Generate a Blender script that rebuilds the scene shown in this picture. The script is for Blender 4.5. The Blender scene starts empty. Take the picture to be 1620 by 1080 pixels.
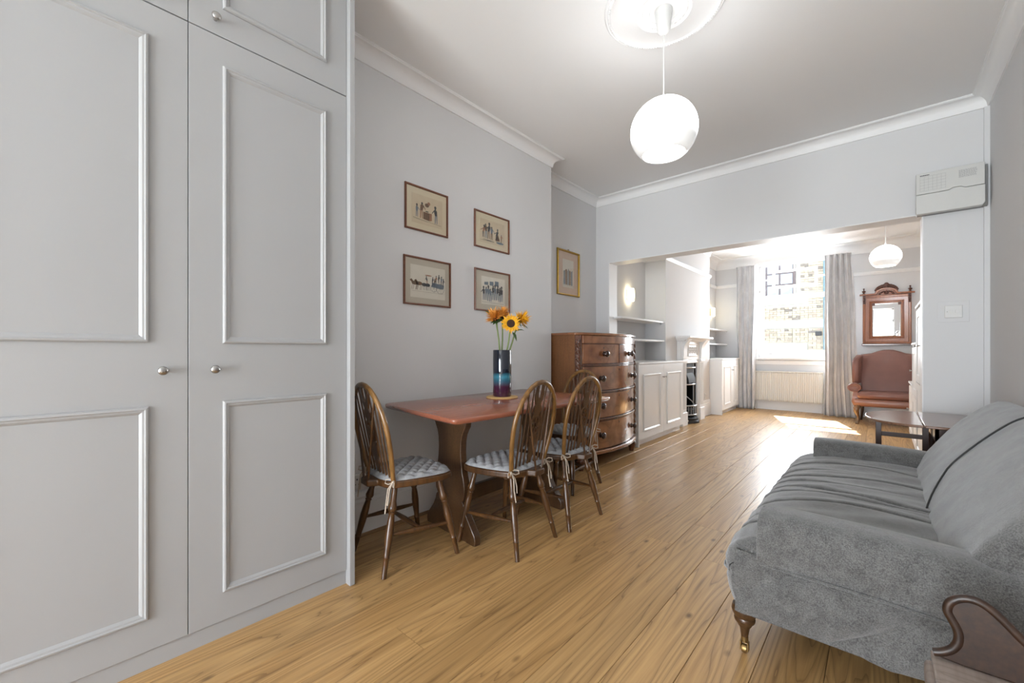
import bpy, bmesh, math, random
from mathutils import Vector, Matrix
random.seed(7)
R = math.radians
SC = bpy.context.scene
COL = SC.collection

# ------------------------------------------------------------------ camera, world, lights, exposure
cam_d = bpy.data.cameras.new('camera')
cam = bpy.data.objects.new('camera', cam_d); COL.objects.link(cam)
cam_d.sensor_width = 36.0
cam_d.lens = 36.0*660.0/1620.0
cam_d.shift_y = 15.0/1620.0
cam_d.clip_start = 0.02
cam.location = (0, 0, 1.12)
cam.rotation_euler = (R(90), 0, math.atan(584.0/660.0))
SC.camera = cam
SC.view_settings.view_transform = 'Standard'
SC.view_settings.look = 'None'
SC.view_settings.exposure = 1.03
SC.view_settings.gamma = 1.0
SC.view_settings.use_curve_mapping = False

w = bpy.data.worlds.new('sky'); SC.world = w; w.use_nodes = True
bg = w.node_tree.nodes['Background']
bg.inputs[0].default_value = (0.80, 0.90, 1.0, 1); bg.inputs[1].default_value = 2.1

sun_d = bpy.data.lights.new('sun', 'SUN'); sun = bpy.data.objects.new('sun', sun_d); COL.objects.link(sun)
sun_d.energy = 26.0; sun_d.angle = R(0.6); sun_d.color = (1.0, 0.95, 0.86)
sun.rotation_euler = Vector((0.27, -0.82, -1.0)).to_track_quat('-Z', 'Y').to_euler()

def area(name, loc, direction, sx, sy, energy, color=(1, 1, 1)):
    l = bpy.data.lights.new(name, 'AREA'); l.shape = 'RECTANGLE'; l.size = sx; l.size_y = sy
    l.energy = energy; l.color = color
    o = bpy.data.objects.new(name, l); COL.objects.link(o); o.location = loc
    o.rotation_euler = Vector(direction).to_track_quat('-Z', 'Z').to_euler(); return o
# daylight through the glazed doors behind the camera, and through the street window
area('garden_daylight', (-0.65, -3.80, 1.25), (0, 1, 0.42), 2.1, 2.2, 168, (0.90, 0.95, 1.0))
area('street_daylight', (-1.23, 9.85, 1.80), (0.05, -1, -0.22), 1.05, 1.5, 90, (0.90, 0.95, 1.0))

# ------------------------------------------------------------------ materials
def newmat(name):
    m = bpy.data.materials.new(name); m.use_nodes = True
    return m, m.node_tree.nodes, m.node_tree.links, m.node_tree.nodes['Principled BSDF']
def c4(c): return (c[0], c[1], c[2], 1)
def plain(name, col, rough=0.5, metal=0.0, noise=0.03, scale=20, bump=0.0, bscale=200, coat=0.0, emit=None, estr=0, sheen=0.0, spec=0.5):
    m, n, l, p = newmat(name)
    tc = n.new('ShaderNodeTexCoord')
    nz = n.new('ShaderNodeTexNoise'); nz.inputs['Scale'].default_value = scale; nz.inputs['Detail'].default_value = 3
    l.new(tc.outputs['Object'], nz.inputs['Vector'])
    mx = n.new('ShaderNodeMix'); mx.data_type = 'RGBA'
    mx.inputs[6].default_value = c4([max(0, v*(1-noise)) for v in col]); mx.inputs[7].default_value = c4([min(1, v*(1+noise)) for v in col])
    l.new(nz.outputs['Fac'], mx.inputs[0]); l.new(mx.outputs[2], p.inputs['Base Color'])
    p.inputs['Roughness'].default_value = rough; p.inputs['Metallic'].default_value = metal
    p.inputs['Specular IOR Level'].default_value = spec
    if coat: p.inputs['Coat Weight'].default_value = coat; p.inputs['Coat Roughness'].default_value = 0.08
    if sheen: p.inputs['Sheen Weight'].default_value = sheen
    if bump:
        b = n.new('ShaderNodeBump'); b.inputs['Strength'].default_value = bump; b.inputs['Distance'].default_value = 0.002
        n2 = n.new('ShaderNodeTexNoise'); n2.inputs['Scale'].default_value = bscale; l.new(tc.outputs['Object'], n2.inputs['Vector'])
        l.new(n2.outputs['Fac'], b.inputs['Height']); l.new(b.outputs[0], p.inputs['Normal'])
    if emit: p.inputs['Emission Color'].default_value = c4(emit); p.inputs['Emission Strength'].default_value = estr
    return m

def wood(name, dark, mid, light, stretch=(9, 0.9, 9), lines=6, rough=0.35, coat=0.0, rnd=False, fine=(90, 3, 90), bump=0.1, linestr=0.5, cc=False):
    """grain: contour lines of a stretched noise field plus fine pores"""
    m, n, l, p = newmat(name)
    tc = n.new('ShaderNodeTexCoord'); vec = tc.outputs['Object']
    oi = n.new('ShaderNodeObjectInfo')
    if rnd:
        cb = n.new('ShaderNodeCombineXYZ')
        for k, s in ((0, 37.0), (1, 91.0), (2, 13.0)):
            mm = n.new('ShaderNodeMath'); mm.operation = 'MULTIPLY'; mm.inputs[1].default_value = s
            l.new(oi.outputs['Random'], mm.inputs[0]); l.new(mm.outputs[0], cb.inputs[k])
        ad = n.new('ShaderNodeVectorMath'); ad.operation = 'ADD'; l.new(vec, ad.inputs[0]); l.new(cb.outputs[0], ad.inputs[1]); vec = ad.outputs[0]
    mp = n.new('ShaderNodeMapping'); mp.inputs['Scale'].default_value = stretch; l.new(vec, mp.inputs['Vector'])
    a = n.new('ShaderNodeTexNoise'); a.inputs['Scale'].default_value = 1.0; a.inputs['Detail'].default_value = 3.0; a.inputs['Roughness'].default_value = 0.35
    a.inputs['Distortion'].default_value = 0.25
    l.new(mp.outputs[0], a.inputs['Vector'])
    mu = n.new('ShaderNodeMath'); mu.operation = 'MULTIPLY'; mu.inputs[1].default_value = lines*4; l.new(a.outputs['Fac'], mu.inputs[0])
    fr = n.new('ShaderNodeMath'); fr.operation = 'FRACT'; l.new(mu.outputs[0], fr.inputs[0])
    rp = n.new('ShaderNodeValToRGB'); e = rp.color_ramp.elements
    e[0].position = 0.0; e[0].color = (0, 0, 0, 1); e[1].position = 1.0; e[1].color = (0.55, 0.55, 0.55, 1)
    x = e.new(0.12); x.color = (0.75, 0.75, 0.75, 1); x = e.new(0.5); x.color = (1, 1, 1, 1); x = e.new(0.9); x.color = (0.6, 0.6, 0.6, 1)
    l.new(fr.outputs[0], rp.inputs[0])
    mp2 = n.new('ShaderNodeMapping'); mp2.inputs['Scale'].default_value = fine; l.new(vec, mp2.inputs['Vector'])
    f = n.new('ShaderNodeTexNoise'); f.inputs['Scale'].default_value = 1.0; f.inputs['Detail'].default_value = 2.0; l.new(mp2.outputs[0], f.inputs['Vector'])
    big = n.new('ShaderNodeTexNoise'); big.inputs['Scale'].default_value = 0.35; big.inputs['Detail'].default_value = 1; l.new(mp.outputs[0], big.inputs['Vector'])
    # base between mid and light by fine + big
    s = n.new('ShaderNodeMath'); s.operation = 'ADD'; l.new(f.outputs['Fac'], s.inputs[0]); l.new(big.outputs['Fac'], s.inputs[1])
    s2 = n.new('ShaderNodeMath'); s2.operation = 'MULTIPLY_ADD'; s2.inputs[1].default_value = 1.4; s2.inputs[2].default_value = -0.9; s2.use_clamp = True; l.new(s.outputs[0], s2.inputs[0])
    m1 = n.new('ShaderNodeMix'); m1.data_type = 'RGBA'; m1.inputs[6].default_value = c4(mid); m1.inputs[7].default_value = c4(light); l.new(s2.outputs[0], m1.inputs[0])
    inv = n.new('ShaderNodeMath'); inv.operation = 'SUBTRACT'; inv.inputs[0].default_value = 1.0; l.new(rp.outputs[0], inv.inputs[1])
    st = n.new('ShaderNodeMath'); st.operation = 'MULTIPLY'; st.inputs[1].default_value = linestr; l.new(inv.outputs[0], st.inputs[0])
    m2 = n.new('ShaderNodeMix'); m2.data_type = 'RGBA'; l.new(m1.outputs[2], m2.inputs[6]); m2.inputs[7].default_value = c4(dark); l.new(st.outputs[0], m2.inputs[0])
    out = m2.outputs[2]
    if rnd:
        hs = n.new('ShaderNodeHueSaturation'); l.new(out, hs.inputs['Color'])
        mr = n.new('ShaderNodeMapRange'); mr.inputs[3].default_value = 0.92; mr.inputs[4].default_value = 1.06; l.new(oi.outputs['Random'], mr.inputs[0]); l.new(mr.outputs[0], hs.inputs['Value'])
        # knots
        mk = n.new('ShaderNodeMapping'); mk.inputs['Scale'].default_value = (5, 2.6, 5); l.new(vec, mk.inputs['Vector'])
        vo = n.new('ShaderNodeTexVoronoi'); vo.inputs['Scale'].default_value = 1.0; l.new(mk.outputs[0], vo.inputs['Vector'])
        kr = n.new('ShaderNodeMapRange'); kr.inputs[1].default_value = 0.02; kr.inputs[2].default_value = 0.08; kr.inputs[3].default_value = 0.8; kr.inputs[4].default_value = 0; l.new(vo.outputs['Distance'], kr.inputs[0])
        m3 = n.new('ShaderNodeMix'); m3.data_type = 'RGBA'; l.new(hs.outputs[0], m3.inputs[6]); m3.inputs[7].default_value = c4([v*0.7 for v in dark]); l.new(kr.outputs[0], m3.inputs[0])
        out = m3.outputs[2]
    l.new(out, p.inputs['Base Color'])
    p.inputs['Roughness'].default_value = rough
    if coat: p.inputs['Coat Weight'].default_value = coat; p.inputs['Coat Roughness'].default_value = 0.12
    if bump:
        b = n.new('ShaderNodeBump'); b.inputs['Strength'].default_value = bump; b.inputs['Distance'].default_value = 0.0015
        l.new(f.outputs['Fac'], b.inputs['Height']); l.new(b.outputs[0], p.inputs['Normal'])
    return m

def fabric(name, c_lo, c_hi, scale=45, bump=0.5, rough=0.9, sheen=0.3, big=4, stretch=(1, 1, 1), bw=1.0):
    m, n, l, p = newmat(name)
    tc = n.new('ShaderNodeTexCoord'); mp = n.new('ShaderNodeMapping'); mp.inputs['Scale'].default_value = stretch; l.new(tc.outputs['Object'], mp.inputs['Vector'])
    a = n.new('ShaderNodeTexNoise'); a.inputs['Scale'].default_value = scale; a.inputs['Detail'].default_value = 6; a.inputs['Roughness'].default_value = 0.75; l.new(mp.outputs[0], a.inputs['Vector'])
    b = n.new('ShaderNodeTexNoise'); b.inputs['Scale'].default_value = big; b.inputs['Detail'].default_value = 3; b.inputs['Distortion'].default_value = 0.6; l.new(mp.outputs[0], b.inputs['Vector'])
    s = n.new('ShaderNodeMath'); s.operation = 'MULTIPLY_ADD'; s.inputs[1].default_value = bw; l.new(b.outputs['Fac'], s.inputs[0]); l.new(a.outputs['Fac'], s.inputs[2])
    mr = n.new('ShaderNodeMapRange'); mr.inputs[1].default_value = (0.5+0.5*bw)*0.80; mr.inputs[2].default_value = (0.5+0.5*bw)*1.20; l.new(s.outputs[0], mr.inputs[0])
    mx = n.new('ShaderNodeMix'); mx.data_type = 'RGBA'; mx.inputs[6].default_value = c4(c_lo); mx.inputs[7].default_value = c4(c_hi); l.new(mr.outputs[0], mx.inputs[0])
    l.new(mx.outputs[2], p.inputs['Base Color']); p.inputs['Roughness'].default_value = rough
    p.inputs['Sheen Weight'].default_value = sheen; p.inputs['Specular IOR Level'].default_value = 0.2
    bp = n.new('ShaderNodeBump'); bp.inputs['Strength'].default_value = bump; bp.inputs['Distance'].default_value = 0.003; l.new(a.outputs['Fac'], bp.inputs['Height']); l.new(bp.outputs[0], p.inputs['Normal'])
    return m

def glassmat(name, tint=(1, 1, 1), refl=0.08):
    m = bpy.data.materials.new(name); m.use_nodes = True; n = m.node_tree.nodes; l = m.node_tree.links
    n.remove(n['Principled BSDF']); out = n['Material Output']
    t = n.new('ShaderNodeBsdfTransparent'); t.inputs[0].default_value = c4(tint)
    g = n.new('ShaderNodeBsdfGlossy'); g.inputs['Roughness'].default_value = 0.02
    lw = n.new('ShaderNodeLayerWeight'); lw.inputs[0].default_value = 0.5
    pw = n.new('ShaderNodeMath'); pw.operation = 'POWER'; pw.inputs[1].default_value = 5.0; l.new(lw.outputs['Facing'], pw.inputs[0])
    fr = n.new('ShaderNodeMath'); fr.operation = 'MULTIPLY_ADD'; fr.inputs[1].default_value = 0.9; fr.inputs[2].default_value = refl*0.5; l.new(pw.outputs[0], fr.inputs[0])
    mx = n.new('ShaderNodeMixShader'); l.new(fr.outputs[0], mx.inputs[0]); l.new(t.outputs[0], mx.inputs[1]); l.new(g.outputs[0], mx.inputs[2])
    l.new(mx.outputs[0], out.inputs[0]); return m

M = {}
M['wall'] = plain('wall_paint', (0.68, 0.68, 0.685), 0.85, noise=0.012, scale=3, bump=0.08, bscale=300, spec=0.25)
M['white'] = plain('white_trim_paint', (0.82, 0.82, 0.82), 0.45, noise=0.01, scale=4, spec=0.4)
M['ceil'] = plain('ceiling_paint', (0.82, 0.82, 0.82), 0.9, noise=0.01, scale=2, spec=0.2)
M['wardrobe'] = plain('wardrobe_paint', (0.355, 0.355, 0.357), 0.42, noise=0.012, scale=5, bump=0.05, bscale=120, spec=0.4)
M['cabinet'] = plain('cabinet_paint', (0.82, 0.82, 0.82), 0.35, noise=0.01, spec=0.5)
M['oak'] = wood('oak_floor', (0.13, 0.06, 0.018), (0.41, 0.23, 0.085), (0.60, 0.37, 0.155), (6.5, 0.33, 3), 5.0, 0.40, 0.12, True, (130, 3.5, 60), 0.15, 0.72)
M['joint'] = plain('floor_joint', (0.10, 0.06, 0.03), 0.8)
M['beading'] = wood('oak_beading', (0.16, 0.085, 0.035), (0.26, 0.15, 0.07), (0.36, 0.22, 0.11), (8, 1, 8), 4, 0.4)
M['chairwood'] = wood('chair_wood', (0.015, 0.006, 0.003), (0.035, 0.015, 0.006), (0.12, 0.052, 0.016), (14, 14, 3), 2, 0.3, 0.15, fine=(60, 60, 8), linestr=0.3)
M['chairlit'] = wood('chair_wood_lit', (0.03, 0.012, 0.004), (0.085, 0.038, 0.012), (0.26, 0.13, 0.035), (14, 14, 3), 2, 0.28, 0.2, fine=(50, 50, 10), linestr=0.3)  # lighter chair wood: golden highlights along the hoop put into the colour
M['tabletop'] = wood('mahogany_top', (0.10, 0.03, 0.014), (0.22, 0.07, 0.038), (0.31, 0.105, 0.06), (9, 1.1, 9), 3, 0.22, 0.5, fine=(70, 4, 70), linestr=0.25, bump=0.03)
M['pedestal'] = wood('pedestal_wood', (0.02, 0.008, 0.003), (0.045, 0.02, 0.009), (0.10, 0.05, 0.02), (11, 11, 1.0), 3, 0.3, 0.3, linestr=0.45)
M['chest'] = wood('flame_mahogany', (0.07, 0.02, 0.008), (0.14, 0.045, 0.018), (0.40, 0.17, 0.07), (3, 3.6, 2.6), 1.6, 0.2, 0.7, fine=(7, 6, 9), linestr=0.4, bump=0.02)
M['chestside'] = wood('chest_side_wood', (0.06, 0.02, 0.008), (0.15, 0.055, 0.018), (0.24, 0.10, 0.035), (9, 9, 1.0), 2.5, 0.4, 0.2, linestr=0.35)
M['chestdark'] = wood('chest_dark_wood', (0.03, 0.01, 0.006), (0.09, 0.03, 0.015), (0.16, 0.06, 0.03), (12, 3, 12), 2, 0.25, 0.5)
M['knobwood'] = plain('dark_turned_wood', (0.03, 0.012, 0.008), 0.2, coat=0.5)
M['mirrorwood'] = wood('mirror_frame_wood', (0.10, 0.025, 0.008), (0.26, 0.075, 0.022), (0.42, 0.14, 0.045), (9, 9, 1.2), 2, 0.3, 0.4, linestr=0.4)
M['mirrordark'] = plain('carved_wood', (0.10, 0.035, 0.022), 0.35, noise=0.4, scale=60, bump=0.8, bscale=90)
M['sidewood'] = wood('side_table_wood', (0.06, 0.025, 0.014), (0.15, 0.07, 0.04), (0.24, 0.13, 0.08), (9, 1.2, 9), 3, 0.25, 0.4, linestr=0.4)
M['sidedark'] = plain('side_table_leg_wood', (0.045, 0.02, 0.014), 0.3, coat=0.3, noise=0.3)
M['benchwood'] = wood('dark_bench_wood', (0.004, 0.002, 0.001), (0.010, 0.004, 0.002), (0.045, 0.018, 0.007), (16, 16, 2.2), 2, 0.45, 0.1, linestr=0.3)
M['benchpale'] = wood('worn_bench_wood', (0.10, 0.07, 0.055), (0.25, 0.19, 0.16), (0.38, 0.32, 0.28), (3, 14, 14), 2, 0.5, 0.1)
M['sofa'] = fabric('grey_chenille', (0.055, 0.054, 0.052), (0.175, 0.172, 0.168), 260, 0.6, 0.95, 0.55, 22, (1, 1, 1), 0.28)
M['piping'] = plain('dark_seam', (0.03, 0.03, 0.03), 0.9)
M['curtain'] = fabric('grey_linen', (0.56, 0.565, 0.58), (0.68, 0.685, 0.70), 120, 0.3, 0.9, 0.2, 8, (1, 1, 0.6))
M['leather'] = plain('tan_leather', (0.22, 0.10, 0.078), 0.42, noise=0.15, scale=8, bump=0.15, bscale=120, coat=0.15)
M['leatherlit'] = plain('tan_leather_lit', (0.27, 0.12, 0.075), 0.4, noise=0.15, scale=8, bump=0.15, bscale=120, coat=0.15)  # lighter leather copy: light falling on rail, arm panels and piping painted in
M['chairleg'] = plain('cabriole_wood', (0.16, 0.08, 0.03), 0.25, coat=0.5)
M['cushion'] = fabric('quilted_cotton', (0.24, 0.245, 0.255), (0.36, 0.365, 0.375), 160, 0.2, 0.85, 0.1, 12)
M['tie'] = plain('cotton_tape', (0.50, 0.42, 0.34), 0.9)
M['nickel'] = plain('brushed_nickel', (0.42, 0.41, 0.40), 0.28, 1.0)
M['iron'] = plain('cast_iron', (0.03, 0.031, 0.033), 0.7, 0.2)
M['polished'] = plain('polished_iron', (0.42, 0.43, 0.45), 0.3, 0.9)
M['black'] = plain('soot', (0.015, 0.015, 0.016), 0.9)
M['hole'] = plain('dark_gap', (0.03, 0.03, 0.03), 0.9)
M['radiator'] = plain('radiator_enamel', (0.76, 0.75, 0.70), 0.35, noise=0.01)
M['plastic'] = plain('white_plastic', (0.68, 0.675, 0.66), 0.4, noise=0.01)
M['unit'] = plain('consumer_unit_plastic', (0.60, 0.60, 0.58), 0.45, noise=0.01)
M['unitside'] = plain('unit_base_shade', (0.22, 0.22, 0.215), 0.5)  # base darkened, painting the shade of the gap beside the right wall
M['ink'] = plain('printed_ink', (0.05, 0.05, 0.055), 0.8)
M['inkgrey'] = plain('printed_grey', (0.38, 0.38, 0.38), 0.8)
M['glass'] = glassmat('window_glass')
M['picglass'] = glassmat('picture_glass')
M['mirror'] = plain('mirror_silver', (0.9, 0.9, 0.9), 0.015, 1.0, noise=0)
M['lamp'] = plain('opal_glass', (0.85, 0.85, 0.83), 0.15, noise=0, emit=(0.97, 0.985, 1.0), estr=22.0)
M['lampin'] = plain('opal_glass_inside', (0.9, 0.9, 0.88), 0.3, noise=0, emit=(1, 0.99, 0.97), estr=4.0)
def lampgrad():
    m = M['lamp']; n = m.node_tree.nodes; l = m.node_tree.links; p = n['Principled BSDF']
    g = n.new('ShaderNodeTexCoord'); s = n.new('ShaderNodeSeparateXYZ'); l.new(g.outputs['Generated'], s.inputs[0])
    r_ = n.new('ShaderNodeMapRange'); r_.interpolation_type = 'SMOOTHSTEP'; r_.inputs[1].default_value = 0.20; r_.inputs[2].default_value = 0.72; r_.inputs[3].default_value = 0.16; r_.inputs[4].default_value = 6.2  # glow fades toward the rim, painting the globe's shaded lower part
    l.new(s.outputs[2], r_.inputs[0]); l.new(r_.outputs[0], p.inputs['Emission Strength'])
lampgrad()
M['sconce'] = plain('sconce_shade', (0.9, 0.88, 0.8), 0.3, noise=0, emit=(1, 0.86, 0.55), estr=5.0)
M['brass'] = plain('aged_brass', (0.30, 0.20, 0.08), 0.4, 0.9)
M['frame'] = wood('picture_frame_wood', (0.06, 0.02, 0.01), (0.15, 0.05, 0.025), (0.24, 0.09, 0.045), (20, 3, 20), 2, 0.3, 0.3)
M['gold'] = plain('gilt_frame', (0.36, 0.22, 0.035), 0.3, 0.7, noise=0.25, scale=40)
M['mount'] = plain('cream_mount', (0.66, 0.58, 0.42), 0.9, noise=0.03)
M['mountdark'] = plain('beige_mount', (0.52, 0.47, 0.38), 0.9, noise=0.03)
M['mountpeach'] = plain('peach_mount', (0.62, 0.47, 0.36), 0.9, noise=0.03)
M['paper'] = plain('aged_paper', (0.60, 0.50, 0.35), 0.9, noise=0.12, scale=15)
M['paperpale'] = plain('pale_paper', (0.68, 0.64, 0.55), 0.9, noise=0.08, scale=15)
M['inkbrown'] = plain('sepia_ink', (0.16, 0.09, 0.05), 0.9)
M['inkblue'] = plain('blue_grey_wash', (0.16, 0.20, 0.24), 0.9)
M['inkred'] = plain('rust_wash', (0.33, 0.16, 0.09), 0.9)
M['petal'] = plain('sunflower_petal', (0.85, 0.42, 0.015), 0.6, noise=0.25, scale=60)
M['petalo'] = plain('orange_petal', (0.78, 0.33, 0.05), 0.6, noise=0.3, scale=60)
M['seed'] = plain('sunflower_disc', (0.035, 0.014, 0.006), 0.9, noise=0.5, scale=200, bump=1, bscale=300)
M['stem'] = plain('green_stem', (0.16, 0.22, 0.06), 0.6, noise=0.2)
M['leaf'] = plain('green_leaf', (0.05, 0.11, 0.02), 0.5, noise=0.35, scale=30)
M['cork'] = plain('cork_mat', (0.50, 0.31, 0.12), 0.7, noise=0.15, scale=150)
M['stone'] = plain('painted_stone', (0.72, 0.70, 0.64), 0.85, noise=0.08, scale=6)
M['mortar'] = plain('mortar', (0.42, 0.40, 0.35), 0.95, noise=0.15, scale=12)
M['facadeframe'] = plain('brown_window_frame', (0.10, 0.075, 0.075), 0.5)
M['facadeglass'] = plain('far_window_glass', (0.30, 0.33, 0.38), 0.08, noise=0.3, scale=3)
M['pipe'] = plain('teal_drainpipe', (0.10, 0.20, 0.24), 0.4)
M['asphalt'] = plain('pavement', (0.30, 0.30, 0.29), 0.9, noise=0.1, scale=8)
M['grass'] = plain('garden_grass', (0.10, 0.16, 0.05), 0.9, noise=0.4, scale=10)

def brickmat():
    m, n, l, p = newmat('london_stock_brick')
    g = n.new('ShaderNodeNewGeometry'); rp = n.new('ShaderNodeValToRGB'); e = rp.color_ramp.elements
    e[0].position = 0; e[0].color = (0.16, 0.14, 0.12, 1); e[1].position = 1; e[1].color = (0.46, 0.41, 0.32, 1)
    for q, c in ((0.10, (0.26, 0.22, 0.18)), (0.2, (0.40, 0.34, 0.25)), (0.6, (0.44, 0.38, 0.28)), (0.8, (0.36, 0.28, 0.22))):
        x = e.new(q); x.color = c4(c)
    l.new(g.outputs['Random Per Island'], rp.inputs[0])
    tc = n.new('ShaderNodeTexCoord'); z = n.new('ShaderNodeTexNoise'); z.inputs['Scale'].default_value = 18; l.new(tc.outputs['Object'], z.inputs['Vector'])
    hs = n.new('ShaderNodeHueSaturation'); l.new(rp.outputs[0], hs.inputs['Color']); mr = n.new('ShaderNodeMapRange'); mr.inputs[3].default_value = 0.7; mr.inputs[4].default_value = 1.3
    l.new(z.outputs['Fac'], mr.inputs[0]); l.new(mr.outputs[0], hs.inputs['Value']); l.new(hs.outputs[0], p.inputs['Base Color']); p.inputs['Roughness'].default_value = 0.9
    return m
M['brick'] = brickmat()

def vasemat():
    m, n, l, p = newmat('glazed_vase'); tc = n.new('ShaderNodeTexCoord'); sp = n.new('ShaderNodeSeparateXYZ'); l.new(tc.outputs['Object'], sp.inputs[0])
    nz = n.new('ShaderNodeTexNoise'); nz.inputs['Scale'].default_value = 25; l.new(tc.outputs['Object'], nz.inputs['Vector'])
    ma = n.new('ShaderNodeMath'); ma.operation = 'MULTIPLY_ADD'; ma.inputs[1].default_value = 0.02; l.new(nz.outputs['Fac'], ma.inputs[0]); l.new(sp.outputs[2], ma.inputs[2])
    dv = n.new('ShaderNodeMath'); dv.operation = 'DIVIDE'; dv.inputs[1].default_value = 0.336; l.new(ma.outputs[0], dv.inputs[0])
    rp = n.new('ShaderNodeValToRGB'); e = rp.color_ramp.elements
    e[0].position = 0; e[0].color = (0.035, 0.008, 0.03, 1); e[1].position = 1; e[1].color = (0.006, 0.008, 0.016, 1)
    for q, c in ((0.24, (0.05, 0.012, 0.035)), (0.36, (0.025, 0.11, 0.16)), (0.44, (0.04, 0.19, 0.26)), (0.53, (0.006, 0.009, 0.02))):
        x = e.new(q); x.color = c4(c)
    l.new(dv.outputs[0], rp.inputs[0]); l.new(rp.outputs[0], p.inputs['Base Color']); p.inputs['Roughness'].default_value = 0.08; p.inputs['Coat Weight'].default_value = 0.6
    return m
M['vase'] = vasemat()

# ------------------------------------------------------------------ mesh helpers
ORG = {}
def base(o): return ORG.get(o.name, Vector((0, 0, 0)))
class MB:
    def __init__(s): s.v = []; s.f = []; s.mi = []; s.cur = 0
    def add(s, vs, fs):
        o = len(s.v); s.v += [tuple(p) for p in vs]
        for f in fs: s.f.append(tuple(i+o for i in f)); s.mi.append(s.cur)
        return s
    def box(s, x0, x1, y0, y1, z0, z1):
        return s.add([(x0, y0, z0), (x1, y0, z0), (x1, y1, z0), (x0, y1, z0), (x0, y0, z1), (x1, y0, z1), (x1, y1, z1), (x0, y1, z1)],
                     [(0, 3, 2, 1), (4, 5, 6, 7), (0, 1, 5, 4), (1, 2, 6, 5), (2, 3, 7, 6), (3, 0, 4, 7)])
    def loft(s, secs, cap=True, closed_loop=False):
        n = len(secs[0]); vs = [p for sec in secs for p in sec]; fs = []
        m = len(secs)
        for i in range(m if closed_loop else m-1):
            a = i*n; b = ((i+1) % m)*n
            for j in range(n):
                k = (j+1) % n; fs.append((a+j, a+k, b+k, b+j))
        if cap and not closed_loop:
            fs.append(tuple(range(n-1, -1, -1))); fs.append(tuple((m-1)*n+j for j in range(n)))
        return s.add(vs, fs)
    def prism(s, pts, axis, a, b):
        """pts 2-D outline extruded along axis from a to b"""
        def P(p, t):
            return {'x': (t, p[0], p[1]), 'y': (p[0], t, p[1]), 'z': (p[0], p[1], t)}[axis]
        return s.loft([[P(p, a) for p in pts], [P(p, b) for p in pts]])
    def tube(s, path, r, n=8, cap=True, closed=False, flat=1.0):
        path = [Vector(p) for p in path]; m = len(path)
        rs = r if isinstance(r, (list, tuple)) else [r]*m
        secs = []; ref = None
        for i, p in enumerate(path):
            if closed: t = path[(i+1) % m]-path[i-1]
            else: t = path[min(i+1, m-1)]-path[max(i-1, 0)]
            t.normalize()
            if ref is None:
                ref = Vector((0, 0, 1)) if abs(t.z) < 0.9 else Vector((1, 0, 0))
            u = (ref - t*ref.dot(t)).normalized(); ref = u; v = t.cross(u)
            secs.append([p+(u*math.cos(2*math.pi*k/n)+v*math.sin(2*math.pi*k/n)*flat)*rs[i] for k in range(n)])
        return s.loft(secs, cap, closed)
    def lathe(s, prof, c=(0, 0, 0), n=20, axis='z', cap=True):
        """prof: (r, t) along the axis"""
        secs = []
        for r_, t in prof:
            ring = []
            for k in range(n):
                a = 2*math.pi*k/n; x, y = r_*math.cos(a), r_*math.sin(a)
                p = {'z': (x, y, t), 'x': (t, x, y), 'y': (y, t, x)}[axis]
                ring.append((c[0]+p[0], c[1]+p[1], c[2]+p[2]))
            secs.append(ring)
        return s.loft(secs, cap)
    def turned(s, a, b, prof, n=10):
        """turned member from a to b; prof: (t 0..1, r)"""
        a = Vector(a); b = Vector(b); return s.tube([a+(b-a)*t for t, _ in prof], [r for _, r in prof], n)
    def grid(s, fn, nu, nv):
        vs = [fn(i/nu, j/nv) for j in range(nv+1) for i in range(nu+1)]
        fs = [(j*(nu+1)+i, j*(nu+1)+i+1, (j+1)*(nu+1)+i+1, (j+1)*(nu+1)+i) for j in range(nv) for i in range(nu)]
        return s.add(vs, fs)
    def ball(s, c, r, n=10, m=6, sc=(1, 1, 1)):
        secs = []
        for j in range(m+1):
            a = math.pi*(j+0.02)/(m+0.04)-math.pi/2
            secs.append([(c[0]+sc[0]*r*math.cos(a)*math.cos(2*math.pi*k/n), c[1]+sc[1]*r*math.cos(a)*math.sin(2*math.pi*k/n), c[2]+sc[2]*r*math.sin(a)) for k in range(n)])
        return s.loft(secs)
    def frame(s, x0, x1, z0, z1, prof, y=0.0):
        """mitred rectangular moulding facing -y; prof: (inset from outer edge, proud)"""
        secs = []
        for (cx, cz, sx, sz) in ((x0, z0, 1, 1), (x1, z0, -1, 1), (x1, z1, -1, -1), (x0, z1, 1, -1)):
            secs.append([(cx+sx*a, y-b, cz+sz*a) for a, b in prof])
        return s.loft(secs, False, True)
    def build(s, name, mat, parent=None, smooth=None, world=False, bevel=0, seg=2, loc=None):
        me = bpy.data.meshes.new(name)
        off = base(parent) if (world and parent is not None) else Vector((0, 0, 0))
        me.from_pydata([tuple(Vector(v)-off) for v in s.v], [], s.f)
        mats = mat if isinstance(mat, list) else [mat]
        for m_ in mats: me.materials.append(M[m_])
        if len(mats) > 1: me.polygons.foreach_set('material_index', s.mi)
        b = bmesh.new(); b.from_mesh(me); bmesh.ops.recalc_face_normals(b, faces=b.faces); b.to_mesh(me); b.free()
        o = bpy.data.objects.new(name, me); COL.objects.link(o)
        if parent is not None: o.parent = parent; ORG[o.name] = off if world else Vector((0, 0, 0))
        if loc is not None: o.location = loc
        if bevel:
            bv = o.modifiers.new('bevel', 'BEVEL'); bv.width = bevel; bv.segments = seg; bv.limit_method = 'ANGLE'; bv.angle_limit = R(32)
            if smooth is None: smooth = 40
        if smooth:
            me.shade_smooth() if hasattr(me, 'shade_smooth') else None
            try: me.set_sharp_from_angle(angle=R(smooth))
            except Exception: pass
        return o

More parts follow.
